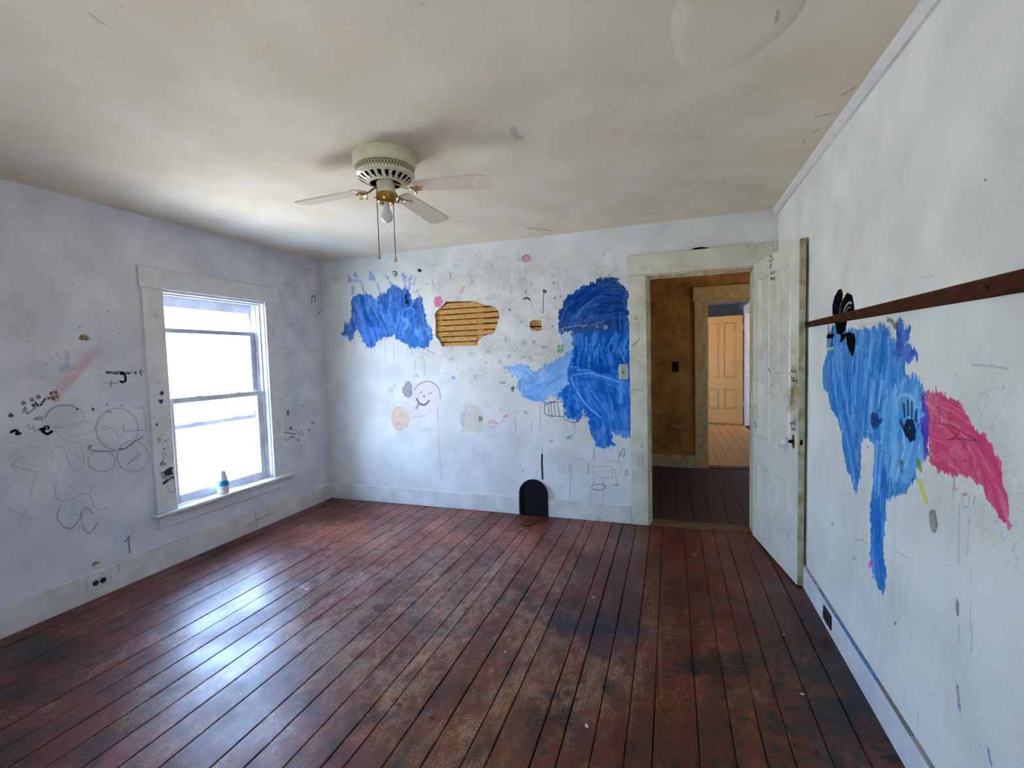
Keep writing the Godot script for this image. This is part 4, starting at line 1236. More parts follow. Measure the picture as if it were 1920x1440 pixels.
func make_materials() -> void:
	mats.trim = grained(noise_picture(3, 0.02, [[0.0, rgb(190, 186, 178)], [0.25, rgb(211, 208, 204)], [0.6, rgb(217, 214, 210)], [1.0, rgb(223, 220, 216)]], 512), 0.5, 1.2)
	mats.trim_blue = grained(noise_picture(4, 0.012, [[0.0, rgb(190, 190, 196)], [1.0, rgb(226, 226, 230)]]), 0.4, 1.6)
	mats.trim_shaded = grained(noise_picture(36, 0.02, [[0.0, rgb(146, 146, 156)], [1.0, rgb(178, 178, 188)]]), 0.6, 2.0)  # trim paint darkened to put shade into the upper sash
	mats.plaster_core = grained(noise_picture(5, 0.03, [[0.0, rgb(96, 80, 48)], [0.5, rgb(150, 130, 86)], [1.0, rgb(186, 168, 120)]]), 0.95, 6.0)
	mats.lath = grained(noise_picture(6, 0.02, [[0.0, rgb(150, 100, 42)], [0.45, rgb(196, 146, 76)], [1.0, rgb(218, 172, 104)]], 256, 4, 6.0), 0.8, 3.0)
	mats.stud = grained(noise_picture(7, 0.02, [[0.0, rgb(140, 92, 40)], [1.0, rgb(196, 144, 76)]], 256, 4, 3.0), 0.85, 3.0)
	mats.dark = dull(rgb(9, 7, 6))
	mats.cavity = plain(rgb(118, 94, 64), 0.95)
	mats.black_metal = plain(rgb(27, 27, 29), 0.5)
	(mats.black_metal as StandardMaterial3D).metallic_specular = 0.2
	mats.brass = plain(rgb(222, 196, 132), 0.2, 1.0)
	mats.brass_old = grained(noise_picture(8, 0.05, [[0.0, rgb(128, 90, 36)], [1.0, rgb(214, 170, 90)]]), 0.28, 12.0)
	(mats.brass_old as StandardMaterial3D).metallic = 0.9
	mats.cream = grained(noise_picture(9, 0.02, [[0.0, rgb(190, 184, 144)], [0.4, rgb(212, 207, 172)], [1.0, rgb(220, 216, 184)]]), 0.35, 4.0)
	mats.blade = grained(noise_picture(10, 0.02, [[0.0, rgb(218, 202, 178)], [1.0, rgb(234, 219, 196)]]), 0.6, 3.0)
	mats.porcelain = plain(rgb(226, 226, 222), 0.12)
	mats.glass = plain(Color(0.12, 0.13, 0.13, 0.02), 0.02)
	(mats.glass as StandardMaterial3D).transparency = BaseMaterial3D.TRANSPARENCY_ALPHA
	mats.rail = grained(noise_picture(11, 0.02, [[0.0, rgb(40, 18, 10)], [0.5, rgb(66, 34, 18)], [1.0, rgb(92, 50, 26)]], 256, 4, 5.0), 0.75, 2.5)
	(mats.rail as StandardMaterial3D).metallic_specular = 0.2
	mats.outer = plain(rgb(170, 166, 158), 0.9)


# ------------------------------------------------------------------ the room
func build_floor() -> void:
	var gaps := GAPS
	var cv: Canvas = drawn[0]
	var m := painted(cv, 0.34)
	var rough := noise_picture(12, 0.02, [[0.0, rgb(120, 120, 120)], [0.5, rgb(190, 190, 190)], [1.0, rgb(255, 255, 255)]], 512, 5)
	m.roughness = 0.55
	m.roughness_texture = rough
	m.roughness_texture_channel = BaseMaterial3D.TEXTURE_CHANNEL_RED
	m.metallic_specular = 0.5
	var f := put("floor", box(Vector3(-0.1, -0.20, -0.02), Vector3(W + 0.1, -0.026, D + 0.1)), plain(rgb(58, 38, 26), 0.9))
	struct(f, "worn dark brown board floor with scuffs and black stains", "floor")
	for k in gaps.size() - 1:
		var wide := 0.0045
		if k in [11, 22, 23, 20, 19]:
			wide = 0.008
		var jog := rng.randf_range(-0.0012, 0.0012)
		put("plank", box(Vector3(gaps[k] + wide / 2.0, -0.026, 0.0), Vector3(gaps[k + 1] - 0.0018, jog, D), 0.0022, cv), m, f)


func build_ceiling() -> void:
	var cv: Canvas = drawn[1]
	var m := painted(cv, 0.85)
	var c := put("ceiling", box(Vector3(-0.2, H, -0.14), Vector3(W + 0.2, H + 0.2, D + 0.2), 0.0, cv), m)
	struct(c, "yellowed white plaster ceiling with stains and cracks", "ceiling")
	# plaster that has come loose and sags a little: a shallow shell with a lip
	var p0 := cv.at(Vector2(1370, 45)) * cv.mpp
	var b := mb(cv)
	var rings := 7
	for i in rings:
		var t0 := float(i) / rings
		var t1 := float(i + 1) / rings
		for k in 28:
			var q := []
			for e in [[t0, k], [t0, k + 1], [t1, k + 1], [t1, k]]:
				var a := TAU * float(e[1]) / 28.0
				var wob := 1.0 + 0.08 * sin(a * 3.0 + 1.0)
				q.append(Vector3(p0.x + cos(a) * e[0] * 0.19 * wob, H - 0.012 * (1.0 - pow(e[0], 4.0)), p0.y + sin(a) * e[0] * 0.26 * wob))
			if i == 0:
				b.face([q[0], q[2], q[3]], Vector3.DOWN)
			else:
				b.face(q, Vector3.DOWN)
	put("loose_plaster", b.mesh(), m, c)
	var t := put("trim_1", mb(null, Transform3D(Basis(Vector3.RIGHT, Vector3.UP, Vector3.BACK), Vector3(W, H, D))).prism(PackedVector2Array([Vector2(0, 0), Vector2(-0.034, 0), Vector2(-0.030, -0.012), Vector2(-0.018, -0.026), Vector2(-0.012, -0.034), Vector2(0, -0.036)]), D).mesh(), mats.trim)
	struct(t, "narrow cream moulding between ceiling and wall with the blue and pink paint", "moulding")


func build_left_wall() -> void:
	var cv: Canvas = drawn[2]
	var xf := Transform3D(Basis(Vector3.FORWARD, Vector3.UP, Vector3.RIGHT), Vector3(0, 0, D))
	var holes := [rect(D - 1.60, 0.39, D - 0.735, 1.96), ragged(D - 2.073, 1.609, 0.034, 0.02, 1), ragged(D - 2.108, 0.209, 0.026, 0.016, 2)]
	var w := put("wall_left", sheet(xf, Vector2(D, H), holes, 0.02, cv).mesh(), matte(cv, 0.8))
	struct(w, "off-white plaster wall round the window covered in pencil loops", "wall")
	var b := mb()
	around_opening(b, 0, -0.17, -0.02, -0.14, D + 0.2, -0.2, H + 0.1, [0.735, 1.60, 0.39, 1.96])
	put("plaster_core", b.mesh(), mats.plaster_core, w)
	# baseboard with its stains
	var bc := canvas(Vector3(0.018, 0.17, D), Vector3.FORWARD, Vector3.DOWN, Vector2(D, 0.17), 0.003, 44)
	bc.ground(rgb(204, 200, 190), rgb(218, 214, 206), 0.2, 8.0)
	bc.smudge(50, 0, 920, 620, 1190, 0.07, rgb(162, 154, 134), 0.4)
	bc.specks(60, 0, 920, 620, 1190, 0.005, rgb(90, 84, 66), 0.7)
	bc.line(FP, [460, 985, 525, 955], 0.006, rgb(70, 64, 56), 0.7)
	bc.drips([0.0, 880.0, 2.571], [570, 455, 490, 1510, 85, 165, 1230, 200, 280, 955, 180, 240, 490, 500, 520], rgb(110, 100, 70), 0.6, 0.012)
	bc.smudge(5, 583, 912, 592, 925, 0.03, rgb(90, 84, 72), 0.7)
	var bb := put("baseboard_left", box(Vector3(0, 0, 0), Vector3(0.018, 0.168, D), 0.004, bc), painted(bc, 0.45))
	struct(bb, "stained cream baseboard under the window", "baseboard")


func build_back_wall() -> void:
	var cv: Canvas = drawn[3]
	var big := wall_points([390, 170, 460, 172, 530, 163, 620, 170, 700, 168, 790, 176, 850, 208, 915, 222, 985, 236, 1030, 262, 1056, 296, 1071, 380, 1050, 430, 1046, 470, 1026, 520, 1010, 570, 985, 592, 930, 598, 880, 612, 835, 650, 790, 692, 800, 738, 620, 745, 470, 744, 330, 756, 304, 690, 262, 640, 246, 610, 252, 560, 246, 500, 250, 420, 240, 335, 270, 290, 330, 240, 366, 196], FB7, cv)
	var small := wall_points([1470, 432, 1500, 412, 1560, 416, 1606, 414, 1612, 480, 1622, 538, 1582, 550, 1562, 558, 1530, 544, 1490, 546, 1466, 510, 1458, 476], FB7, cv)
	var door := rect(DOOR_L - 0.02, -0.01, DOOR_R + 0.02, DOOR_H + 0.02)
	var w := put("wall_back", sheet(Transform3D.IDENTITY, Vector2(W, H), [big, small, door], 0.02, cv).mesh(), matte(cv, 0.72))
	struct(w, "scribbled white plaster wall with two blue smears, a lath hole and the doorway", "wall")
	var b := mb()
	around_opening(b, 2, -0.14, -0.125, -0.17, W + 0.17, -0.2, H + 0.1, [DOOR_L - 0.02, DOOR_R + 0.02, -0.2, DOOR_H + 0.02])
	put("wall_core", b.mesh(), mats.cavity, w)
	# laths across the broken plaster, nailed to studs
	var edges := [1.965, 1.941, 1.884, 1.833, 1.783, 1.731, 1.678, 1.627, 1.576, 1.525]
	for k in edges.size() - 1:
		var top: float = edges[k] - 0.005
		var low: float = edges[k + 1] + 0.005
		var jog := rng.randf_range(-0.002, 0.002)
		if k in [4, 6, 7, 8]:   # these are joined over the second stud
			put("lath", box(Vector3(1.19, low, -0.030), Vector3(1.7125, top, -0.0215), 0.0012), mats.lath, w)
			put("lath", box(Vector3(1.7165, low + 0.003 + jog, -0.030), Vector3(2.12, top + jog, -0.0215), 0.0012), mats.lath, w)
		else:
			put("lath", box(Vector3(1.19, low, -0.030 + jog), Vector3(2.12, top, -0.0215 + jog * 0.2), 0.0012), mats.lath, w)
	put("lath", box(Vector3(2.15, 1.688, -0.030), Vector3(2.45, 1.738, -0.0215), 0.0012), mats.lath, w)
	put("lath", box(Vector3(2.15, 1.626, -0.030), Vector3(2.45, 1.676, -0.0215), 0.0012), mats.lath, w)
	for x in [1.285, 1.702]:
		put("stud", box(Vector3(x, 1.0, -0.1245), Vector3(x + 0.07, 2.3, -0.0305)), mats.stud, w)
	# baseboard, cut for the pet door
	var bc := canvas(Vector3(0, 0.16, 0.018), Vector3.RIGHT, Vector3.DOWN, Vector2(3.1, 0.16), 0.003, 46)
	bc.ground(rgb(204, 204, 196), rgb(220, 220, 214), 0.25, 8.0)
	bc.smudge(20, 620, 900, 1190, 985, 0.05, rgb(160, 156, 140), 0.3)
	bc.specks(30, 620, 900, 1190, 985, 0.005, rgb(84, 80, 74), 0.7)
	bc.line(FP, [1117, 965, 1125, 972, 1122, 976], 0.005, rgb(90, 88, 92), 0.7)
	var m := painted(bc, 0.45)
	var bb := put("baseboard_back", box(Vector3(0.018, 0, 0), Vector3(2.082, 0.155, 0.018), 0.004, bc), m)
	struct(bb, "white baseboard below the scribbled wall, cut through by the pet door", "baseboard")
	put("board", box(Vector3(2.348, 0, 0), Vector3(3.066, 0.155, 0.018), 0.004, bc), m, bb)


func build_right_wall() -> void:
	var cv: Canvas = drawn[4]
	var xf := Transform3D(Basis(Vector3.BACK, Vector3.UP, Vector3.LEFT), Vector3(W, 0, 0))
	var holes := [ragged(1.987, 1.005, 0.016, 0.024, 3), ragged(2.195, 0.885, 0.026, 0.038, 4), ragged(2.332, 0.684, 0.009, 0.024, 5)]
	var w := put("wall_right", sheet(xf, Vector2(D, H), holes, 0.016, cv).mesh(), matte(cv, 0.7))
	struct(w, "white plaster wall with the blue, pink and black paint and long drips", "wall")
	put("plaster_core", box(Vector3(W + 0.016, -0.2, -0.14), Vector3(W + 0.17, H + 0.1, D + 0.2)), mats.plaster_core, w)
	var bc := canvas(Vector3(W - 0.016, 0.14, 0), Vector3.BACK, Vector3.DOWN, Vector2(D, 0.14), 0.0026, 48)
	bc.ground(rgb(206, 207, 208), rgb(220, 220, 222), 0.25, 6.0)
	bc.smudge(10, 1500, 1070, 1760, 1440, 0.05, rgb(176, 174, 170), 0.3)
	bc.drips(FR4, [322, 900, 1080, 335, 930, 1080, 345, 930, 1110, 362, 960, 1140, 370, 970, 1150, 378, 980, 1120, 235, 800, 940], rgb(140, 146, 196), 0.6, 0.004)
	bc.specks(20, 1510, 1080, 1760, 1440, 0.004, rgb(90, 86, 90), 0.7)
	var bb := put("baseboard_right", box(Vector3(W - 0.016, 0, 0), Vector3(W, 0.132, D), 0.003, bc), painted(bc, 0.45))
	struct(bb, "white baseboard with blue paint caught along its top", "baseboard")
	# the ledge on top of the board, dirty and daubed blue in places
	var lc := canvas(Vector3(W - 0.016, 0.1325, 0), Vector3.BACK, Vector3.RIGHT, Vector2(D, 0.02), 0.0025, 49)
	lc.ground(rgb(150, 146, 136), rgb(186, 182, 172), 0.08, 10.0)
	for s in [[1.10, 1.36, rgb(24, 60, 110), 0.6], [1.36, 1.86, rgb(16, 92, 176), 0.95], [1.86, 2.12, rgb(44, 44, 46), 0.55], [0.86, 1.06, rgb(120, 112, 100), 0.5]]:
		lc.fill(PackedVector2Array([Vector2(s[0], -0.01) / 0.0025, Vector2(s[1], -0.01) / 0.0025, Vector2(s[1], 0.03) / 0.0025, Vector2(s[0], 0.03) / 0.0025]), s[2], (s[2] as Color).lightened(0.15), s[3], 0.02, 0.35)
	put("ledge", box(Vector3(W - 0.0155, 0.1315, 0.0), Vector3(W, 0.1355, D), 0.001, lc), painted(lc, 0.6), bb)
	# the stained rail nailed along the wall
	var r := base("wall_rail")
	tag(r, "dark brown wooden rail nailed along the wall above the blue paint", "rail")
	var b := mb()
	var za := 0.42
	var zb := 4.4
	var prof := []
	for e in [[za, 1.5450, 1.5700], [zb, 1.5160, 1.5880]]:
		prof.append([Vector3(W, e[1], e[0]), Vector3(W - 0.015, e[1], e[0]), Vector3(W - 0.019, e[1] + 0.004, e[0]), Vector3(W - 0.019, e[2] - 0.004, e[0]), Vector3(W - 0.015, e[2], e[0]), Vector3(W, e[2], e[0])])
	var outs := [Vector3.DOWN, Vector3(-1, -1, 0), Vector3.LEFT, Vector3(-1, 1, 0), Vector3.UP, Vector3.RIGHT]
	for k in 6:
		b.face([prof[0][k], prof[0][(k + 1) % 6], prof[1][(k + 1) % 6], prof[1][k]], outs[k])
	b.face(prof[0], Vector3.FORWARD)
	b.face(prof[1], Vector3.BACK)
	put("board", b.mesh(), mats.rail, r)
	for z in [1.02, 1.75, 2.46, 3.2]:
		put("nail_head", mb(null, Transform3D(Basis(Vector3.BACK, PI / 2), Vector3(W - 0.0185, 1.552, z))).lathe([Vector2(0.004, 0), Vector2(0.004, 0.0015), Vector2(0, 0.002)], 8).mesh(), mats.dark, r)


func build_front_wall() -> void:
	# behind the viewer: a plain wall, with an unseen window added as fill
	var b := mb()
	around_opening(b, 2, D, D + 0.17, -0.17, W + 0.17, -0.2, H + 0.1, FRONT_WIN)
	var m := grained(noise_picture(14, 0.01, [[0.0, rgb(202, 200, 198)], [1.0, rgb(222, 221, 219)]]), 0.8, 0.8)
	var w := put("wall_front", b.mesh(), m)
	struct(w, "plain off-white wall facing the lath hole", "wall")
	var n := base("window_2")
	struct(n, "plain sash window added unseen behind the viewer for fill", "window")
	simple_window(n, Transform3D(Basis(Vector3.LEFT, Vector3.UP, Vector3.FORWARD), Vector3(FRONT_WIN[1], FRONT_WIN[2], D)), FRONT_WIN[1] - FRONT_WIN[0], FRONT_WIN[3] - FRONT_WIN[2])


const FRONT_WIN := [2.05, 2.55, 0.8, 1.85]


func simple_window(n: Node3D, xf: Transform3D, w: float, h: float) -> void:
	# local x to the side, y up, z into the room; the opening starts at the origin
	var c := mb(null, xf)
	c.box(Vector3(-0.11, -0.02, 0), Vector3(0, h, 0.02), 0.003)
	c.box(Vector3(w, -0.02, 0), Vector3(w + 0.11, h, 0.02), 0.003)
	c.box(Vector3(-0.13, h, 0), Vector3(w + 0.13, h + 0.12, 0.024), 0.003)
	c.box(Vector3(-0.13, -0.045, 0), Vector3(w + 0.13, -0.02, 0.06), 0.004)
	put("casing", c.mesh(), mats.trim, n)
	var s := mb(null, xf)
	for y in [[0.0, 0.06], [h / 2.0 - 0.025, h / 2.0 + 0.025], [h - 0.05, h]]:
		s.box(Vector3(0, y[0], -0.11), Vector3(w, y[1], -0.07), 0.003)
	for x in [[0.0, 0.05], [w - 0.05, w]]:
		s.box(Vector3(x[0], 0, -0.11), Vector3(x[1], h, -0.07), 0.003)
	put("sash", s.mesh(), mats.trim, n)
	put("pane", mb(null, xf).box(Vector3(0.05, 0.06, -0.093), Vector3(w - 0.05, h / 2.0 - 0.025, -0.089)).mesh(), mats.glass, n)
	put("pane", mb(null, xf).box(Vector3(0.05, h / 2.0 + 0.025, -0.093), Vector3(w - 0.05, h - 0.05, -0.089)).mesh(), mats.glass, n)


# ------------------------------------------------------------------ the hall and the room beyond
func build_hall() -> void:
	var pc := canvas(Vector3(1.6, H, -2.12), Vector3.RIGHT, Vector3.DOWN, Vector2(4.0, H), 0.005, 50)
	pc.ground(rgb(158, 106, 44), rgb(180, 126, 58), 0.3, 14.0)
	for k in 420:
		var p := Vector2(pc.r.randf() * pc.w, pc.r.randf() * pc.h)
		for j in 5:
			var q := p + Vector2(pc.r.randfn(0, 5.0), pc.r.randfn(0, 5.0))
			var e := q + Vector2(pc.r.randfn(0, 4.0), pc.r.randfn(0, 4.0))
			pc.seg(q, e, pc.r.randf_range(1.0, 3.6), rgb(112, 56, 26).lerp(rgb(136, 80, 36), pc.r.randf()), 0.55, 0.5)
	var paper := painted(pc, 0.85)
	var open := [3.80, 4.555, 0.0, 2.03]
	var w := put("wall_hall", sheet(Transform3D(Basis.IDENTITY, Vector3(1.6, 0, -2.12)), Vector2(4.0, H), [rect(open[0] - 1.6, -0.01, open[1] - 1.6, open[3])], 0.02, pc).mesh(), paper)
	struct(w, "brown flowered wallpaper on the wall across the dim hall", "wall")
	var b := mb()
	around_opening(b, 2, -2.26, -2.14, 1.4, 5.8, -0.2, H + 0.1, [open[0], open[1], -0.2, open[3]])
	put("backing", b.mesh(), mats.plaster_core, w)
	struct(put("wall_hall_near_end", box(Vector3(1.44, -0.2, -2.26), Vector3(1.6, H + 0.1, -0.1)), plain(rgb(150, 100, 44), 0.85)), "brown papered end wall of the hall", "wall")
	b = mb()
	around_opening(b, 0, 5.6, 5.76, -2.26, -0.1, -0.2, H + 0.1, [-1.4, -0.95, 1.1, 1.9])
	struct(put("wall_hall_far_end", b.mesh(), plain(rgb(150, 100, 44), 0.85)), "brown papered wall with a small added window at the other end of the hall", "wall")
	var hw := base("window_5")  # unseen window added to brighten the hall
	struct(hw, "small unseen sash window added to light the hall", "window")
	simple_window(hw, Transform3D(Basis(Vector3.BACK, Vector3.UP, Vector3.LEFT), Vector3(5.6, 1.1, -1.4)), 0.45, 0.8)
	struct(put("ceiling_hall", box(Vector3(1.4, H, -2.3), Vector3(5.8, H + 0.2, -0.12)), plain(rgb(150, 130, 96), 0.9)), "dull brownish ceiling over the hall", "ceiling")
	# back of the bedroom wall, beyond the room's corner
	struct(put("wall_hall_side", box(Vector3(W + 0.16, -0.2, -0.14), Vector3(5.76, H + 0.1, 0.0)), plain(rgb(150, 100, 44), 0.85)), "brown papered hall wall beside the bedroom", "wall")
	var fl := put("floor_hall", box(Vector3(1.5, -0.2, -2.14), Vector3(5.7, -0.024, -0.02)), plain(rgb(58, 38, 26), 0.9))
	struct(fl, "dark brown board floor of the hall", "floor")
	var dm := grained(noise_picture(15, 0.02, [[0.0, rgb(50, 30, 20)], [1.0, rgb(82, 52, 36)]], 256, 4, -5.0), 0.6, 2.0)
	var x := 1.6
	while x < 5.58:
		put("plank", box(Vector3(x, -0.024, -2.118), Vector3(x + 0.136, rng.randf_range(-0.001, 0.001), -0.14), 0.002), dm, fl)
		x += 0.14
	var bc := canvas(Vector3(1.6, 0.16, -2.10), Vector3.RIGHT, Vector3.DOWN, Vector2(2.2, 0.16), 0.004, 51)
	bc.ground(rgb(180, 164, 112), rgb(196, 180, 130), 0.2, 8.0)
	bc.smudge(12, 1260, 855, 1295, 878, 0.04, rgb(60, 44, 24), 0.7)
	bc.specks(12, 1225, 855, 1300, 875, 0.008, rgb(60, 46, 28), 0.8)
	struct(put("baseboard_hall", box(Vector3(1.6, 0, -2.12), Vector3(3.66, 0.155, -2.10), 0.004, bc), painted(bc, 0.5)), "cream baseboard below the flowered wallpaper", "baseboard")
	# casing of the doorway across the hall
	var tan := grained(noise_picture(16, 0.02, [[0.0, rgb(166, 132, 76)], [1.0, rgb(196, 164, 104)]]), 0.5, 2.0)
	var t := base("trim_3")
	struct(t, "tan painted casing round the doorway across the hall", "door casing")
	put("side_casing", box(Vector3(3.66, 0, -2.12), Vector3(3.80, 2.03, -2.097), 0.004), tan, t)
	put("side_casing", box(Vector3(4.555, 0, -2.12), Vector3(4.695, 2.03, -2.097), 0.004), tan, t)
	put("head_casing", box(Vector3(3.64, 2.03, -2.12), Vector3(4.715, 2.195, -2.092), 0.004), tan, t)
	put("jamb", box(Vector3(3.785, 0, -2.262), Vector3(3.81, 2.03, -2.118), 0.002), tan, t)
	put("jamb", box(Vector3(4.545, 0, -2.262), Vector3(4.57, 2.03, -2.118), 0.002), tan, t)
	put("jamb", box(Vector3(3.785, 2.01, -2.262), Vector3(4.57, 2.035, -2.118), 0.002), tan, t)
	put("threshold", box(Vector3(3.81, -0.02, -2.265), Vector3(4.545, 0.012, -2.115), 0.004), grained(noise_picture(17, 0.02, [[0.0, rgb(40, 24, 14)], [1.0, rgb(90, 58, 34)]], 256, 4, -4.0), 0.6, 2.0), t)


func build_far_room() -> void:
	var X0 := 2.0
	var X1 := 4.72
	var Z0 := -7.3
	var Z1 := -2.26
	var grey := grained(noise_picture(18, 0.01, [[0.0, rgb(98, 104, 108)], [1.0, rgb(120, 126, 128)]]), 0.85, 1.0)
	var white := grained(noise_picture(19, 0.01, [[0.0, rgb(206, 204, 206)], [1.0, rgb(222, 220, 222)]]), 0.8, 1.0)
	var b := mb()
	around_opening(b, 0, X0 - 0.15, X0, Z0 - 0.15, Z1, -0.2, H + 0.1, [-4.8, -4.0, 0.7, 1.9])
	struct(put("wall_far_room_window", b.mesh(), grey), "grey wall with an added window in the room across the hall", "wall")
	struct(put("wall_far_room_end", box(Vector3(X0 - 0.15, -0.2, Z0 - 0.15), Vector3(X1 + 0.12, H + 0.1, Z0)), grey), "dark grey wall above the tan panelled door", "wall")
	b = mb()
	around_opening(b, 0, X1, X1 + 0.12, Z0, Z1, -0.2, H + 0.1, [-5.72, -4.95, -0.2, 2.12])
	struct(put("wall_far_room_side", b.mesh(), grey), "grey wall with a white doorway beside the tan door", "wall")
	struct(put("ceiling_far_room", box(Vector3(X0 - 0.15, H, Z0 - 0.15), Vector3(8.2, H + 0.2, Z1)), white), "pale ceiling of the room across the hall", "ceiling")
	# boards
	var fl := put("floor_far_room", box(Vector3(X0, -0.2, Z0), Vector3(8.0, -0.024, Z1 + 0.12)), plain(rgb(90, 62, 40), 0.9))
	struct(fl, "pale bare wood boards in the room across the hall", "floor")
	var pale := []
	for k in 3:
		pale.append(grained(noise_picture(20 + k, 0.02, [[0.0, rgb(160 + k * 6, 96, 42)], [0.5, rgb(192, 130 + k * 4, 68)], [1.0, rgb(206, 150, 90)]], 256, 4, -5.0), 0.45, 2.0))
	var x := X0
	var k2 := 0
	while x < 5.0:
		put("plank", box(Vector3(x, -0.024, Z0), Vector3(x + 0.126, rng.randf_range(-0.001, 0.001), Z1 + 0.118), 0.003), pale[k2 % 3], fl)
		x += 0.13
		k2 += 1
	var orange := grained(noise_picture(24, 0.02, [[0.0, rgb(156, 96, 52)], [1.0, rgb(194, 130, 78)]], 256, 4, -5.0), 0.45, 2.0)
	while x < 7.9:
		put("plank", box(Vector3(x, -0.024, -6.6), Vector3(x + 0.126, 0.0, -3.6), 0.003), orange, fl)
		x += 0.13
	var win := base("window_3")  # unseen window added to light the face of the tan door
	struct(win, "unseen sash window added to light the room across the hall", "window")
	simple_window(win, Transform3D(Basis(Vector3.FORWARD, Vector3.UP, Vector3.RIGHT), Vector3(X0, 0.7, -4.0)), 0.8, 1.2)
	# white casing of the side doorway and the panelled door standing open before it
	var t := base("trim_4")
	struct(t, "white casing round the side doorway by the tan door", "door casing")
	put("side_casing", box(Vector3(X1 - 0.02, 0, -5.84), Vector3(X1, 2.12, -5.72), 0.003), mats.trim_blue, t)
	put("side_casing", box(Vector3(X1 - 0.02, 0, -4.95), Vector3(X1, 2.12, -4.83), 0.003), mats.trim_blue, t)
	put("head_casing", box(Vector3(X1 - 0.024, 2.12, -5.86), Vector3(X1, 2.27, -4.81), 0.003), mats.trim_blue, t)
	put("jamb", box(Vector3(X1 - 0.002, 0, -5.735), Vector3(X1 + 0.122, 2.12, -5.715), 0.002), mats.trim_blue, t)
	put("threshold", box(Vector3(X1 - 0.01, -0.01, -5.72), Vector3(X1 + 0.13, 0.01, -4.95), 0.003), mats.rail, t)
	# side room that the light comes from
	b = mb()
	around_opening(b, 0, 8.0, 8.15, -6.75, -3.45, -0.2, H + 0.1, [-5.7, -4.7, 0.6, 2.0])
	struct(put("wall_side_room_window", b.mesh(), white), "white wall with a window in the side room", "wall")
	struct(put("wall_side_room_back", box(Vector3(X1 + 0.12, -0.2, -6.75), Vector3(8.0, H + 0.1, -6.6)), white), "white back wall of the side room", "wall")
	struct(put("wall_side_room_front", box(Vector3(X1 + 0.12, -0.2, -3.6), Vector3(8.0, H + 0.1, -3.45)), white), "white front wall of the side room", "wall")
	var win4 := base("window_4")
	struct(win4, "sash window of the white side room", "window")
	simple_window(win4, Transform3D(Basis(Vector3.BACK, Vector3.UP, Vector3.LEFT), Vector3(8.0, 0.6, -5.7)), 1.0, 1.4)
	var d := base("door_2")
	struct(d, "tan four-panel door standing open in the room across the hall", "door")
	var tan := grained(noise_picture(25, 0.02, [[0.0, rgb(200, 150, 80)], [0.5, rgb(209, 160, 90)], [1.0, rgb(216, 170, 100)]], 256, 4, -4.0), 0.5, 1.5)
	# local x runs from the free edge to the hinges by the white casing
	var dir := Vector3(0.9505, 0, 0.3107)
	d.transform = Transform3D(Basis(dir, Vector3.UP, dir.cross(Vector3.UP)), Vector3(4.685, 0.012, -5.85) - dir * 0.76)
	panel_door(d, tan, 0.76, 2.09, [[0.12, 0.335, 0.90, 1.96], [0.425, 0.64, 0.90, 1.96], [0.12, 0.335, 0.28, 0.68], [0.425, 0.64, 0.28, 0.68]], null)
	for y in [0.36, 1.82]:
		put("hinge", box(Vector3(0.756, y, -0.012), Vector3(0.772, y + 0.09, 0.004), 0.002), mats.trim_blue, d)


func build_outdoors() -> void:
	var g := put("ground", box(Vector3(-40, -0.9, -45), Vector3(45, -0.7, 45)), grained(noise_picture(26, 0.02, [[0.0, rgb(176, 178, 176)], [1.0, rgb(206, 207, 204)]]), 0.95, 0.3))  # unseen ground, made pale so it bounces light up indoors
	struct(g, "unseen ground outside the house, made pale to bounce light indoors", "ground")


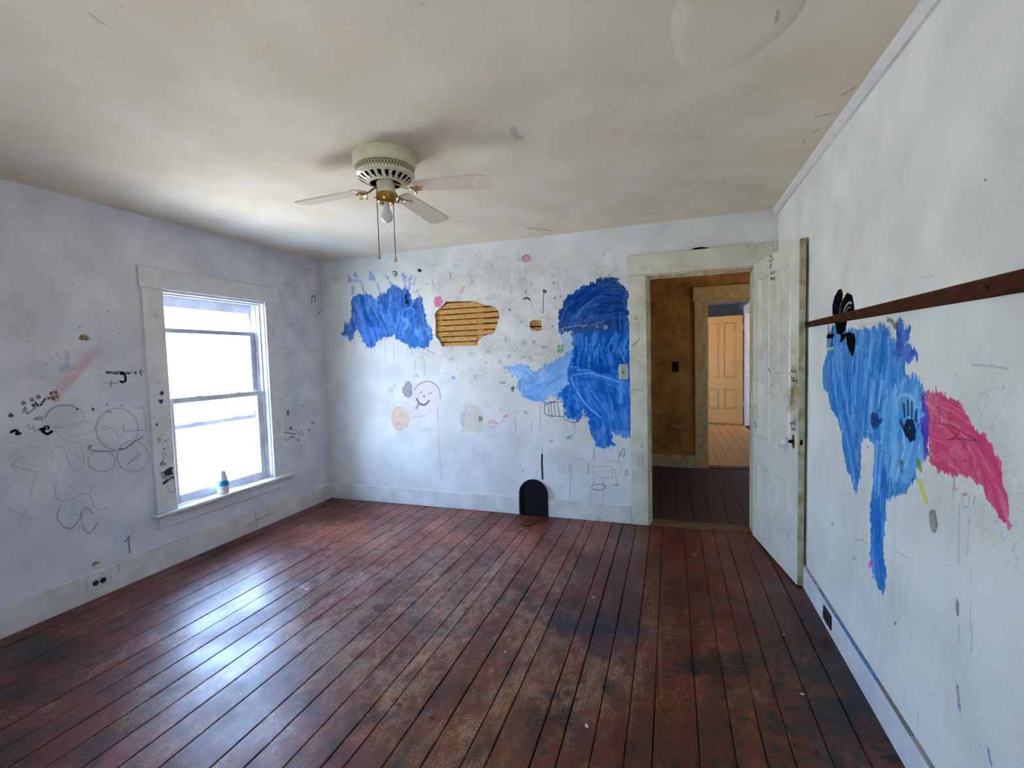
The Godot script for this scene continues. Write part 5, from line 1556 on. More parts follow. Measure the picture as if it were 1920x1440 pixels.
# ------------------------------------------------------------------ joinery
func build_window() -> void:
	var n := base("window_1")
	struct(n, "white double-hung sash window with wide cream casing and slipped upper sash", "window")
	var z0 := 0.735
	var z1 := 1.60
	# casing on the far side from the corner carries the scribbles
	var cc := canvas(Vector3(0.02, 1.97, 1.742), Vector3.FORWARD, Vector3.DOWN, Vector2(0.15, 1.60), 0.0016, 52)
	cc.ground(rgb(211, 208, 203), rgb(221, 218, 213), 0.2, 7.0)
	cc.smudge(8, 285, 690, 305, 720, 0.05, rgb(204, 174, 160), 0.45)
	cc.smudge(10, 290, 770, 320, 840, 0.05, rgb(200, 206, 170), 0.5)
	cc.smudge(3, 285, 586, 296, 594, 0.03, rgb(150, 144, 140), 0.5)
	for p in [[120, 140, 24, 30], [245, 550, 18, 16]]:
		cc.fill(cc.pts(FW, [p[0] - p[2], p[1] - p[3] * 0.5, p[0], p[1] - p[3] * 0.3, p[0] + p[2], p[1] - p[3], p[0] + p[2] * 0.8, p[1] + p[3] * 0.3, p[0] + 4, p[1] + p[3] * 1.2]), BLACK, BLACK, 0.95, 0.003, 0.1)
	cc.fill(cc.pts(FA, [895, 775, 910, 755, 922, 770, 912, 785]), BLACK, BLACK, 0.95, 0.002, 0.1)
	cc.fill(cc.pts(FA, [888, 810, 900, 806, 918, 808, 914, 826, 904, 832]), BLACK, BLACK, 0.95, 0.002, 0.1)
	cc.blob(FW, 88, 25, 16, 14, PENCIL, 0.7)
	cc.blob(FW, 300, 545, 16, 12, GREY, 0.7)
	cc.line(FA, [885, 870, 905, 850, 930, 860, 940, 900], 0.004, rgb(190, 190, 160), 0.7)
	cc.line(FW, [140, 430, 135, 380, 160, 370, 185, 390, 160, 400, 180, 440], 0.006, PENCIL, 0.7)
	cc.line(FW, [230, 400, 270, 410, 330, 385, 300, 410, 220, 470], 0.005, PENCIL, 0.7)
	cc.line(FW, [150, 320, 200, 325, 280, 320], 0.006, GREY, 0.6)
	cc.line(FW, [215, 640, 240, 630, 270, 660, 230, 700, 240, 740, 205, 770], 0.006, PENCIL, 0.8)
	cc.line(FW, [180, 810, 230, 765, 195, 815, 280, 800], 0.008, rgb(60, 58, 60), 0.8)
	cc.line(FW, [165, 865, 220, 840, 290, 820], 0.006, PENCIL, 0.7)
	cc.fill(cc.pts(FW, [165, 955, 250, 935, 280, 900, 370, 858, 402, 880, 380, 910, 402, 985, 330, 1000, 262, 1015, 255, 960]), rgb(24, 22, 26), BLACK, 0.97, 0.003, 0.05)
	cc.fill(cc.pts(FW, [185, 975, 255, 960, 265, 1020, 380, 1000, 380, 1030, 270, 1075, 215, 1050]), rgb(120, 126, 122), rgb(140, 144, 140), 0.9, 0.003, 0.2)
	cc.fill(cc.pts(FW, [215, 1135, 270, 1080, 350, 1055, 380, 1020, 412, 1010, 415, 1080, 390, 1045, 310, 1100, 250, 1160]), BLACK, BLACK, 0.97, 0.003, 0.05)
	cc.line(FW, [310, 1170, 320, 1250, 370, 1285, 420, 1270, 455, 1200], 0.006, PENCIL, 0.7)
	var cm := painted(cc, 0.45)
	put("side_casing", box(Vector3(0, 0.402, z1), Vector3(0.02, 1.962, 1.738), 0.003, cc), cm, n)
	put("side_casing", box(Vector3(0, 0.402, 0.60), Vector3(0.02, 1.962, z0), 0.003), mats.trim, n)
	put("head_casing", box(Vector3(0, 1.962, 0.588), Vector3(0.023, 2.105, 1.752), 0.004), mats.trim, n)
	put("sill", box(Vector3(-0.055, 0.376, 0.552), Vector3(0.062, 0.402, 1.776), 0.006), mats.trim, n)
	put("apron", box(Vector3(0, 0.292, 0.60), Vector3(0.018, 0.376, 1.735), 0.004), mats.trim, n)
	# the lining of the opening, with stops
	var tb: Material = mats.trim_blue
	put("jamb", box(Vector3(-0.175, 0.385, z0 - 0.012), Vector3(0.002, 1.97, z0 + 0.008), 0.001), tb, n)
	put("jamb", box(Vector3(-0.175, 0.385, z1 - 0.008), Vector3(0.002, 1.97, z1 + 0.012), 0.001), tb, n)
	put("head_jamb", box(Vector3(-0.175, 1.945, z0), Vector3(0.002, 1.972, z1), 0.001), tb, n)
	for z in [z0 + 0.008, z1 - 0.022]:
		put("stop", box(Vector3(-0.052, 0.402, z), Vector3(-0.036, 1.945, z + 0.014), 0.002), tb, n)
		put("parting_stop", box(Vector3(-0.094, 0.402, z), Vector3(-0.086, 1.945, z + 0.014), 0.001), tb, n)
	put("stop", box(Vector3(-0.052, 1.931, z0 + 0.022), Vector3(-0.036, 1.945, z1 - 0.022), 0.002), tb, n)
	put("outer_sill", box(Vector3(-0.20, 0.352, z0), Vector3(-0.055, 0.39, z1), 0.004), tb, n)
	sash(n, "lower_sash", -0.085, -0.053, z0 + 0.010, z1 - 0.010, 0.402, 1.186, 0.062, 0.042, 0.066, true)
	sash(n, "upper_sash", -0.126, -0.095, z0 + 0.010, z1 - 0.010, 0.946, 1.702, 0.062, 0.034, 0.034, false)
	# storm window outside
	var st := base("storm_window", n)
	put("frame", window_frame(-0.166, -0.15, z0 + 0.008, z1 - 0.008, 0.392, 1.945, 0.035, 0.03, 0.082), tb, st)
	put("pane", box(Vector3(-0.159, 0.42, z0 + 0.043), Vector3(-0.156, 1.864, z1 - 0.043)), mats.glass, st)


func window_frame(x0: float, x1: float, z0: float, z1: float, y0: float, y1: float, stile: float, low: float, top: float) -> ArrayMesh:
	var b := mb()
	b.box(Vector3(x0, y0, z0), Vector3(x1, y1, z0 + stile), 0.003)
	b.box(Vector3(x0, y0, z1 - stile), Vector3(x1, y1, z1), 0.003)
	b.box(Vector3(x0 + 0.001, y0, z0 + stile), Vector3(x1 - 0.001, y0 + low, z1 - stile), 0.003)
	b.box(Vector3(x0 + 0.001, y1 - top, z0 + stile), Vector3(x1 - 0.001, y1, z1 - stile), 0.003)
	return b.mesh()


func sash(n: Node3D, called: String, x0: float, x1: float, z0: float, z1: float, y0: float, y1: float, stile: float, top: float, low: float, locks: bool) -> void:
	var s := base(called, n)
	put("frame", window_frame(x0, x1, z0, z1, y0, y1, stile, low, top), mats.trim_blue if locks else mats.trim_shaded, s)
	put("pane", box(Vector3((x0 + x1) / 2 - 0.0015, y0 + low - 0.004, z0 + stile - 0.004), Vector3((x0 + x1) / 2 + 0.0015, y1 - top + 0.004, z1 - stile + 0.004)), mats.glass, s)
	if locks:
		for z in [1.33, 0.985]:
			var b := mb(null, Transform3D(Basis.IDENTITY, Vector3((x0 + x1) / 2, y1, z)))
			b.lathe([Vector2(0.024, 0), Vector2(0.022, 0.006), Vector2(0.010, 0.010), Vector2(0.008, 0.015), Vector2(0, 0.016)], 14)
			b.box(Vector3(-0.006, 0.008, -0.03), Vector3(0.006, 0.016, 0.004), 0.002)
			put("sash_lock", b.mesh(), mats.trim_blue, s)
	else:
		for z in [1.33, 0.985]:
			put("sash_lift", box(Vector3(x1 - 0.02, y0 + low - 0.002, z - 0.035), Vector3(x1 + 0.006, y0 + low + 0.010, z + 0.035), 0.005), mats.trim_shaded, s)


func build_door_frame() -> void:
	var t := base("trim_2")
	struct(t, "grubby cream casing round the bedroom doorway", "door casing")
	var cc := canvas(Vector3(3.066, 2.06, 0.022), Vector3.RIGHT, Vector3.DOWN, Vector2(0.14, 2.07), 0.0017, 53)
	cc.ground(rgb(198, 196, 170), rgb(214, 212, 192), 0.2, 8.0)
	cc.smudge(14, 1180, 600, 1210, 720, 0.05, rgb(186, 186, 120), 0.45)
	cc.smudge(16, 1180, 520, 1215, 980, 0.05, rgb(178, 174, 150), 0.35)
	cc.specks(30, 1182, 600, 1214, 900, 0.004, rgb(80, 76, 60), 0.7)
	var ink := rgb(66, 64, 60)
	cc.ring(FC, 180, 665, 12, 16, 0.006, ink, 0.7, 0.2, 2.9)
	cc.blob(FC, 174, 658, 3, 4, ink)
	cc.blob(FC, 186, 656, 3, 4, ink)
	cc.line(FC, [155, 850, 180, 830, 205, 800], 0.012, rgb(130, 140, 60), 0.6)
	cc.line(FC, [200, 700, 190, 730, 200, 760, 194, 790], 0.005, GREY, 0.6)
	cc.stick(FC, [160, 1135, 225, 1135], 0.006, rgb(90, 88, 78), 0.8)
	cc.ring([1140.0, 720.0, 3.4286], 210, 495, 16, 40, 0.006, PENCIL, 0.8)
	cc.line([1140.0, 720.0, 3.4286], [200, 520, 222, 470], 0.005, PENCIL, 0.7)
	cc.line([1140.0, 720.0, 3.4286], [205, 380, 225, 390, 205, 400, 230, 405], 0.005, PENCIL, 0.7)
	var cm := painted(cc, 0.45)
	put("side_casing", box(Vector3(3.068, 0, 0), Vector3(3.202, 2.047, 0.022), 0.004, cc), cm, t)
	put("side_casing", box(Vector3(3.99, 0, 0), Vector3(4.118, 2.047, 0.022), 0.004), mats.trim, t)
	var hc := canvas(Vector3(3.05, 2.22, 0.026), Vector3.RIGHT, Vector3.DOWN, Vector2(1.1, 0.18), 0.002, 54)
	hc.ground(rgb(204, 202, 176), rgb(216, 214, 194), 0.25, 6.0)
	hc.smudge(10, 1400, 450, 1456, 470, 0.05, rgb(140, 134, 112), 0.5)
	hc.smudge(8, 1200, 495, 1400, 515, 0.03, rgb(120, 110, 90), 0.4)
	put("head_casing", box(Vector3(3.058, 2.047, 0), Vector3(4.130, 2.208, 0.026), 0.005, hc), painted(hc, 0.45), t)
	var wood := grained(noise_picture(30, 0.02, [[0.0, rgb(160, 140, 96)], [0.6, rgb(200, 192, 156)], [1.0, rgb(212, 208, 184)]]), 0.5, 3.0)
	put("jamb", box(Vector3(DOOR_L - 0.012, 0, -0.142), Vector3(DOOR_L + 0.004, DOOR_H + 0.004, 0.008), 0.002), wood, t)
	put("jamb", box(Vector3(DOOR_R - 0.004, 0, -0.142), Vector3(DOOR_R + 0.012, DOOR_H + 0.004, 0.008), 0.002), wood, t)
	put("head_jamb", box(Vector3(DOOR_L, DOOR_H - 0.012, -0.142), Vector3(DOOR_R, DOOR_H + 0.004, 0.008), 0.002), wood, t)
	put("stop", box(Vector3(DOOR_L + 0.004, 0, -0.075), Vector3(DOOR_L + 0.016, DOOR_H - 0.012, -0.04), 0.002), wood, t)
	put("stop", box(Vector3(DOOR_L + 0.016, DOOR_H - 0.026, -0.075), Vector3(DOOR_R - 0.004, DOOR_H - 0.012, -0.04), 0.002), wood, t)
	put("strike_plate", box(Vector3(DOOR_L + 0.0035, 0.84, -0.03), Vector3(DOOR_L + 0.0055, 0.93, -0.008), 0.0005), mats.dark, t)
	var tw := grained(noise_picture(31, 0.02, [[0.0, rgb(58, 38, 22)], [0.5, rgb(104, 72, 42)], [1.0, rgb(134, 98, 60)]], 256, 4, -5.0), 0.6, 2.0)
	put("threshold", box(Vector3(DOOR_L - 0.01, -0.02, -0.145), Vector3(DOOR_R + 0.01, 0.012, 0.0), 0.005), tw, t)
	# flat near-black patch painting the shade of a plaster gap above the casing
	put("gap_shade", mb(null, Transform3D(Basis.IDENTITY, Vector3(3.55, 2.206, 0.0012))).prism(PackedVector2Array([Vector2(0.0, 0.0), Vector2(0.11, 0.004), Vector2(0.115, 0.012), Vector2(0.06, 0.022), Vector2(0.015, 0.02), Vector2(-0.004, 0.01)]), 0.001).mesh(), mats.dark, t)


# a door in its own frame: x along its width from the hinges, y up, the face towards +z
func panel_door(n: Node3D, m: Material, w: float, h: float, panels: Array, cv) -> void:
	var world := n.transform
	var b := mb(cv)
	var t := 0.036
	var xs := [0.0, panels[0][0], panels[0][1], panels[1][0], panels[1][1], w]
	var ys := [0.0, panels[2][2], panels[2][3], panels[0][2], panels[0][3], h]
	for i in 5:
		for j in 5:
			var is_panel: bool = (i == 1 or i == 3) and (j == 1 or j == 3)
			if not is_panel and (i == 0 or i == 2 or i == 4):
				if j == 0:
					b.box(Vector3(xs[i], 0, -t), Vector3(xs[i + 1], h, 0), 0.0015)
			elif not is_panel:
				b.box(Vector3(xs[i] - 0.001, ys[j], -t + 0.0003), Vector3(xs[i + 1] + 0.001, ys[j + 1], -0.0003), 0.0012)
	put("stiles_and_rails", b.mesh(), m, n)
	for p in panels:
		var q := mb(cv)
		q.box(Vector3(p[0] - 0.004, p[2] - 0.004, -t + 0.015), Vector3(p[1] + 0.004, p[3] + 0.004, -0.015))
		# raised field
		var f := 0.022
		var e := 0.034
		var r0 := [Vector3(p[0] + f, p[2] + f, -0.015), Vector3(p[1] - f, p[2] + f, -0.015), Vector3(p[1] - f, p[3] - f, -0.015), Vector3(p[0] + f, p[3] - f, -0.015)]
		var r1 := [Vector3(p[0] + e, p[2] + e, -0.009), Vector3(p[1] - e, p[2] + e, -0.009), Vector3(p[1] - e, p[3] - e, -0.009), Vector3(p[0] + e, p[3] - e, -0.009)]
		q.face(r1, Vector3.BACK)
		for k in 4:
			q.face([r0[k], r0[(k + 1) % 4], r1[(k + 1) % 4], r1[k]], Vector3.BACK)
		var pn := put("panel", q.mesh(), m, n)
		# moulding round the panel
		var g := mb(cv)
		var o0 := [Vector3(p[0], p[2], 0.005), Vector3(p[1], p[2], 0.005), Vector3(p[1], p[3], 0.005), Vector3(p[0], p[3], 0.005)]
		var oo := [Vector3(p[0] - 0.010, p[2] - 0.010, 0.0), Vector3(p[1] + 0.010, p[2] - 0.010, 0.0), Vector3(p[1] + 0.010, p[3] + 0.010, 0.0), Vector3(p[0] - 0.010, p[3] + 0.010, 0.0)]
		var d := 0.016
		var o1 := [Vector3(p[0] + d, p[2] + d, -0.0148), Vector3(p[1] - d, p[2] + d, -0.0148), Vector3(p[1] - d, p[3] - d, -0.0148), Vector3(p[0] + d, p[3] - d, -0.0148)]
		for k in 4:
			var j := (k + 1) % 4
			g.face([o0[k], o0[j], o1[j], o1[k]], Vector3.BACK)
			g.face([oo[k], oo[j], o0[j], o0[k]], Vector3.BACK)
		put("moulding", g.mesh(), m, pn)


func build_door() -> void:
	var n := base("door_1")
	struct(n, "chipped cream four-panel door with scrawled writing, standing open against the wall", "door")
	var a := Vector3(3.9667, 0.012, 0.050)
	var dir := Vector3(0.1517, 0, 0.9884).normalized()
	# local x runs from hinges to the free edge, local z faces into the room
	n.transform = Transform3D(Basis(dir, Vector3.UP, dir.cross(Vector3.UP)), a)
	var h := 2.040
	var w := 0.792
	var cv := canvas(a + Vector3(0, h, 0), dir, Vector3.DOWN, Vector2(w, h), 0.0022, 55)
	cv.ground(rgb(206, 203, 184), rgb(218, 216, 200), 0.25, 7.0)
	cv.smudge(50, 1412, 480, 1500, 830, 0.07, rgb(184, 176, 138), 0.5)
	cv.smudge(30, 1412, 640, 1490, 780, 0.06, rgb(160, 152, 122), 0.5)
	cv.smudge(24, 1486, 640, 1500, 800, 0.06, rgb(160, 128, 66), 0.7)
	cv.smudge(14, 1480, 720, 1494, 760, 0.05, rgb(126, 92, 46), 0.7)
	cv.specks(70, 1420, 620, 1490, 800, 0.004, rgb(70, 66, 58), 0.7)
	var ink := rgb(52, 50, 50)
	# writing near the top
	cv.line(FD1, [238, 235, 242, 215, 250, 235, 256, 212], 0.008, ink, 0.8)
	cv.ring(FD1, 256, 226, 6, 9, 0.006, ink, 0.7)
	cv.line(FD1, [236, 250, 238, 285, 246, 265, 252, 280, 258, 262, 264, 265, 270, 245, 276, 262], 0.008, ink, 0.8)
	cv.ring(FD1, 245, 330, 8, 12, 0.008, ink, 0.8)
	cv.line(FD1, [252, 345, 256, 300, 264, 302], 0.008, ink, 0.8)
	cv.stick(FD1, [240, 415, 246, 380, 254, 412, 260, 378], 0.008, ink, 0.85)
	cv.line(FD1, [264, 408, 266, 386, 274, 405, 280, 375, 286, 400, 294, 372], 0.008, ink, 0.85)
	cv.line(FD1, [244, 465, 252, 442, 258, 465, 264, 440, 268, 464, 276, 446, 280, 466, 288, 440, 294, 462], 0.010, ink, 0.85)
	# chips and scratches along the mouldings
	cv.line(FD1, [345, 490, 348, 600, 352, 700, 348, 800], 0.012, rgb(176, 138, 76), 0.7, 0.6)
	cv.line(FD1, [345, 680, 343, 900, 340, 1100, 338, 1350], 0.008, rgb(86, 72, 48), 0.7, 0.6)
	cv.line(FD1, [365, 700, 370, 770], 0.02, rgb(190, 154, 92), 0.6, 0.5)
	cv.line(FD1, [148, 990, 145, 1150, 143, 1350], 0.006, rgb(96, 84, 60), 0.7, 0.7)
	cv.blob(FD1, 262, 1066, 18, 22, rgb(186, 180, 130), 0.7)
	cv.line(FD1, [428, 910, 432, 1000], 0.014, rgb(170, 168, 146), 0.6)
	cv.line(FD1, [370, 1060, 400, 1130, 430, 1170], 0.02, rgb(176, 174, 150), 0.5)
	cv.line(FD2, [232, 65, 240, 90, 248, 112], 0.010, ink, 0.85)
	for p in [[258, 235, 10, 12], [212, 218, 10, 8], [265, 180, 4, 14], [266, 365, 8, 8], [112, 165, 5, 8], [458, 432, 8, 16]]:
		cv.blob(FD2, p[0], p[1], p[2], p[3], ink, 0.85)
	cv.scrawl(14, 1440, 728, 1452, 745, 0.03, ink, 0.6)
	cv.line(FD2, [460, 80, 480, 95, 500, 85, 520, 108], 0.010, ink, 0.85)
	cv.line(FD2, [440, 125, 450, 118], 0.008, ink, 0.8)
	cv.line(FD2, [460, 155, 480, 160, 500, 158], 0.010, ink, 0.8)
	cv.line(FD2, [470, 190, 478, 182, 500, 190, 520, 180, 515, 215], 0.012, ink, 0.85)
	cv.fill(cv.pts(FD2, [474, 270, 492, 240, 496, 300, 488, 370, 472, 380]), rgb(56, 44, 32), rgb(80, 62, 40), 0.8, 0.01, 0.4)
	cv.line(FD2, [455, 270, 462, 330, 450, 340], 0.008, ink, 0.7)
	cv.line(FD2, [452, 625, 460, 640, 468, 622, 478, 640, 485, 615, 500, 618, 498, 640, 508, 645], 0.010, ink, 0.85)
	cv.line(FD2, [462, 665, 470, 695, 482, 690, 488, 670, 495, 695, 512, 690], 0.010, ink, 0.85)
	cv.ring(FD2, 92, 545, 22, 85, 0.010, rgb(150, 150, 156), 0.6)
	cv.line(FD2, [78, 620, 95, 640, 85, 660, 104, 672], 0.012, rgb(110, 108, 112), 0.7)
	cv.line(FD2, [330, 900, 380, 870, 420, 890, 390, 940], 0.03, rgb(196, 190, 180), 0.5, 0.6)
	cv.line([1140.0, 720.0, 3.4286], [1160, 815, 1150, 850, 1158, 880], 0.008, rgb(120, 122, 132), 0.7)
	panel_door(n, painted(cv, 0.42), w, h, [[0.122, 0.325, 0.79, 1.915], [0.468, 0.668, 0.79, 1.915], [0.122, 0.325, 0.245, 0.575], [0.468, 0.668, 0.245, 0.575]], null)
	# texture coordinates of the parts run in the door's own plane
	for c in n.get_children():
		plane_uv(c, w, h)
		for s in c.get_children():
			plane_uv(s, w, h)
	# the worn free edge and its latch
	put("edge", box(Vector3(w - 0.0005, 0.002, -0.0355), Vector3(w + 0.0012, h - 0.002, -0.0005), 0.0004), grained(noise_picture(32, 0.02, [[0.0, rgb(140, 130, 84)], [0.5, rgb(186, 180, 146)], [1.0, rgb(206, 202, 178)]]), 0.5, 2.0), n)
	put("latch_bolt", box(Vector3(w + 0.001, 0.845, -0.024), Vector3(w + 0.004, 0.875, -0.010), 0.001), mats.dark, n)
	var k := base("knob", n)
	k.position = Vector3(0.728, 0.855, 0.0)
	var out := Basis(Vector3.RIGHT, PI / 2)
	put("rose_plate", mb(null, Transform3D(out.scaled(Vector3(0.75, 1.7, 1.0)), Vector3.ZERO)).lathe([Vector2(0.026, 0), Vector2(0.026, 0.003), Vector2(0.018, 0.006), Vector2(0, 0.006)], 20).mesh(), mats.brass_old, k)
	put("shank", mb(null, Transform3D(out, Vector3.ZERO)).lathe([Vector2(0.012, 0.005), Vector2(0.009, 0.012), Vector2(0.009, 0.030), Vector2(0.013, 0.034), Vector2(0, 0.034)], 14).mesh(), mats.dark, k)
	put("handle", mb(null, Transform3D(out, Vector3.ZERO)).lathe([Vector2(0.011, 0.032), Vector2(0.020, 0.037), Vector2(0.027, 0.046), Vector2(0.028, 0.055), Vector2(0.023, 0.064), Vector2(0.013, 0.070), Vector2(0, 0.071)], 22).mesh(), mats.porcelain, k)
	for y in [0.22, 1.0, 1.78]:
		put("hinge", mb(null, Transform3D(Basis.IDENTITY, Vector3(-0.006, y, 0.004))).lathe([Vector2(0, 0), Vector2(0.006, 0.0), Vector2(0.006, 0.09), Vector2(0, 0.09)], 10).mesh(), mats.trim, n)


func plane_uv(c: Node, w: float, h: float) -> void:
	if not c is MeshInstance3D:
		return
	var arr: Array = (c.mesh as ArrayMesh).surface_get_arrays(0)
	var t := PackedVector2Array()
	for p in arr[Mesh.ARRAY_VERTEX]:
		t.append(Vector2(p.x / w, (h - p.y) / h))
	arr[Mesh.ARRAY_TEX_UV] = t
	var m := ArrayMesh.new()
	m.add_surface_from_arrays(Mesh.PRIMITIVE_TRIANGLES, arr)
	c.mesh = m


# ------------------------------------------------------------------ the ceiling fan
func build_fan() -> void:
	var n := base("ceiling_fan")
	n.position = Vector3(2.02, H, 1.835)
	tag(n, "cream ceiling fan with three blades, brass fittings and a bare bulb", "ceiling fan")
	# lattice print for the perforated band
	var im := Image.create(240, 16, false, Image.FORMAT_RGB8)
	for y in 16:
		for x in 240:
			var u := fposmod(x / 4.0, 2.0) - 1.0
			var v := y / 8.0 - 1.0
			im.set_pixel(x, y, rgb(60, 50, 20) if absf(absf(u) - absf(v)) > 0.32 else rgb(204, 198, 158))
	var lat := plain(Color.WHITE, 0.4)
	lat.albedo_texture = ImageTexture.create_from_image(im)
	lat.uv1_scale = Vector3(2.0, 1.0, 1.0)
	var seg := 88
	put("housing", mb().lathe([Vector2(0.150, 0.0), Vector2(0.157, 0.0), Vector2(0.158, -0.006), Vector2(0.156, -0.045), Vector2(0.149, -0.060), Vector2(0.146, -0.062)], seg).mesh(), mats.cream, n)
	put("lattice_band", mb().lathe([Vector2(0.1455, -0.062), Vector2(0.1445, -0.092)], seg).mesh(), lat, n)
	var slots := [0, 0, 0, 2, 1]
	put("lower_housing", mb().lathe([Vector2(0.1465, -0.092), Vector2(0.147, -0.097), Vector2(0.140, -0.105), Vector2(0.131, -0.112), Vector2(0.108, -0.126), Vector2(0.096, -0.132), Vector2(0.080, -0.138), Vector2(0.076, -0.137)], seg, slots).mesh(), mats.cream, n)
	put("motor", mb().lathe([Vector2(0.135, -0.062), Vector2(0.133, -0.098), Vector2(0.100, -0.120), Vector2(0.074, -0.126), Vector2(0.0, -0.126)], 48).mesh(), mats.dark, n)
	put("switch_housing", mb().lathe([Vector2(0.040, -0.120), Vector2(0.046, -0.128), Vector2(0.046, -0.182), Vector2(0.044, -0.186)], 32).mesh(), mats.cream, n)
	put("light_fitter", mb().lathe([Vector2(0.044, -0.182), Vector2(0.049, -0.186), Vector2(0.049, -0.198), Vector2(0.046, -0.204), Vector2(0.049, -0.210), Vector2(0.045, -0.226), Vector2(0.034, -0.234), Vector2(0.020, -0.230), Vector2(0.018, -0.214)], 32).mesh(), mats.brass_old, n)
	for k in 3:
		var t := 0.5 + TAU * k / 3.0
		var e := Vector3(cos(t), 0, sin(t))
		put("thumb_screw", mb().tube([e * 0.046 + Vector3(0, -0.205, 0), e * 0.062 + Vector3(0, -0.205, 0)], [0.003], 6).mesh(), mats.brass_old, n)
	var bulb := plain(rgb(222, 222, 216), 0.08)
	bulb.clearcoat_enabled = true
	bulb.clearcoat = 0.6
	bulb.clearcoat_roughness = 0.03
	put("light_bulb", mb().lathe([Vector2(0.013, -0.226), Vector2(0.014, -0.250), Vector2(0.018, -0.264), Vector2(0.026, -0.280), Vector2(0.0295, -0.296), Vector2(0.028, -0.310), Vector2(0.020, -0.322), Vector2(0.010, -0.328), Vector2(0.0, -0.329)], 28).mesh(), bulb, n)
	for c in [[Vector3(-0.030, -0.150, 0.034), -0.490], [Vector3(0.049, -0.205, 0.010), -0.505]]:
		var p: Vector3 = c[0]
		var end: float = c[1]
		var ch := put("pull_chain", mb().tube([p + Vector3(0, 0.004, -0.010), p + Vector3(0, 0, 0.004), Vector3(p.x + 0.002, p.y - 0.015, p.z + 0.006), Vector3(p.x + 0.002, end, p.z + 0.006)], [0.0021], 7).mesh(), plain(rgb(96, 84, 62), 0.45, 0.6), n)
		put("pull_knob", mb(null, Transform3D(Basis.IDENTITY, Vector3(p.x + 0.002, end, p.z + 0.006))).lathe([Vector2(0.0, 0.004), Vector2(0.005, 0.002), Vector2(0.0055, -0.006), Vector2(0.0085, -0.018), Vector2(0.008, -0.026), Vector2(0.0, -0.030)], 14).mesh(), plain(rgb(206, 186, 140), 0.5), ch)
	# blades on scrolled brass irons
	for s in FAN_BLADES:
		var t := deg_to_rad(s[0])
		var out := Vector3(cos(t), 0, sin(t))
		var side := Vector3(-sin(t), 0, cos(t))
		var iron := mb()
		iron.tube([out * 0.050 + Vector3(0, -0.134, 0), out * 0.080 + Vector3(0, -0.146, 0), out * 0.110 + Vector3(0, -0.160, 0), out * 0.150 + Vector3(0, -0.162, 0), out * 0.190 + Vector3(0, -0.160, 0)], [0.007, 0.006, 0.006, 0.008, 0.005], 8)
		for e in [-1.0, 1.0]:
			iron.tube([out * 0.125 + Vector3(0, -0.163, 0), out * 0.140 + side * 0.018 * e + Vector3(0, -0.170 - e * 0.003, 0), out * 0.158 + side * 0.036 * e + Vector3(0, -0.166 - e * 0.007, 0), out * 0.182 + side * 0.044 * e + Vector3(0, -0.160 - e * 0.009, 0), out * 0.200 + side * 0.038 * e + Vector3(0, -0.160 - e * 0.008, 0)], [0.005, 0.0065, 0.0055, 0.006, 0.004], 7)
			iron.tube([out * 0.140 + side * 0.006 * e + Vector3(0, -0.166, 0), out * 0.152 + side * 0.022 * e + Vector3(0, -0.178, 0), out * 0.140 + side * 0.030 * e + Vector3(0, -0.176, 0)], [0.005, 0.006, 0.004], 7)
		put("blade_iron", iron.mesh(), mats.brass, n)
		var basis := Basis(out, Vector3.UP, side).rotated(out, deg_to_rad(s[2]))
		var poly := PackedVector2Array()
		var L: float = s[1]
		for q in [[0.150, -0.046], [L - 0.05, -0.066], [L - 0.018, -0.060], [L, -0.040], [L, 0.040], [L - 0.018, 0.060], [L - 0.05, 0.066], [0.150, 0.046], [0.142, 0.030], [0.142, -0.030]]:
			poly.append(Vector2(q[0], q[1]))
		# the outline lies in (out, side); its thickness runs along the blade's own up
		var flat := Transform3D(Basis(basis.x, basis.z, -basis.y), Vector3(0, -0.150 + s[3], 0))
		put("blade", mb(null, flat).prism(poly, 0.006).mesh(), mats.blade, n)


const FAN_BLADES := [[-176.0, 0.58, -10.0, 0.0], [-16.0, 0.53, -10.0, 0.0], [-92.0, 0.655, -10.0, 0.0]]


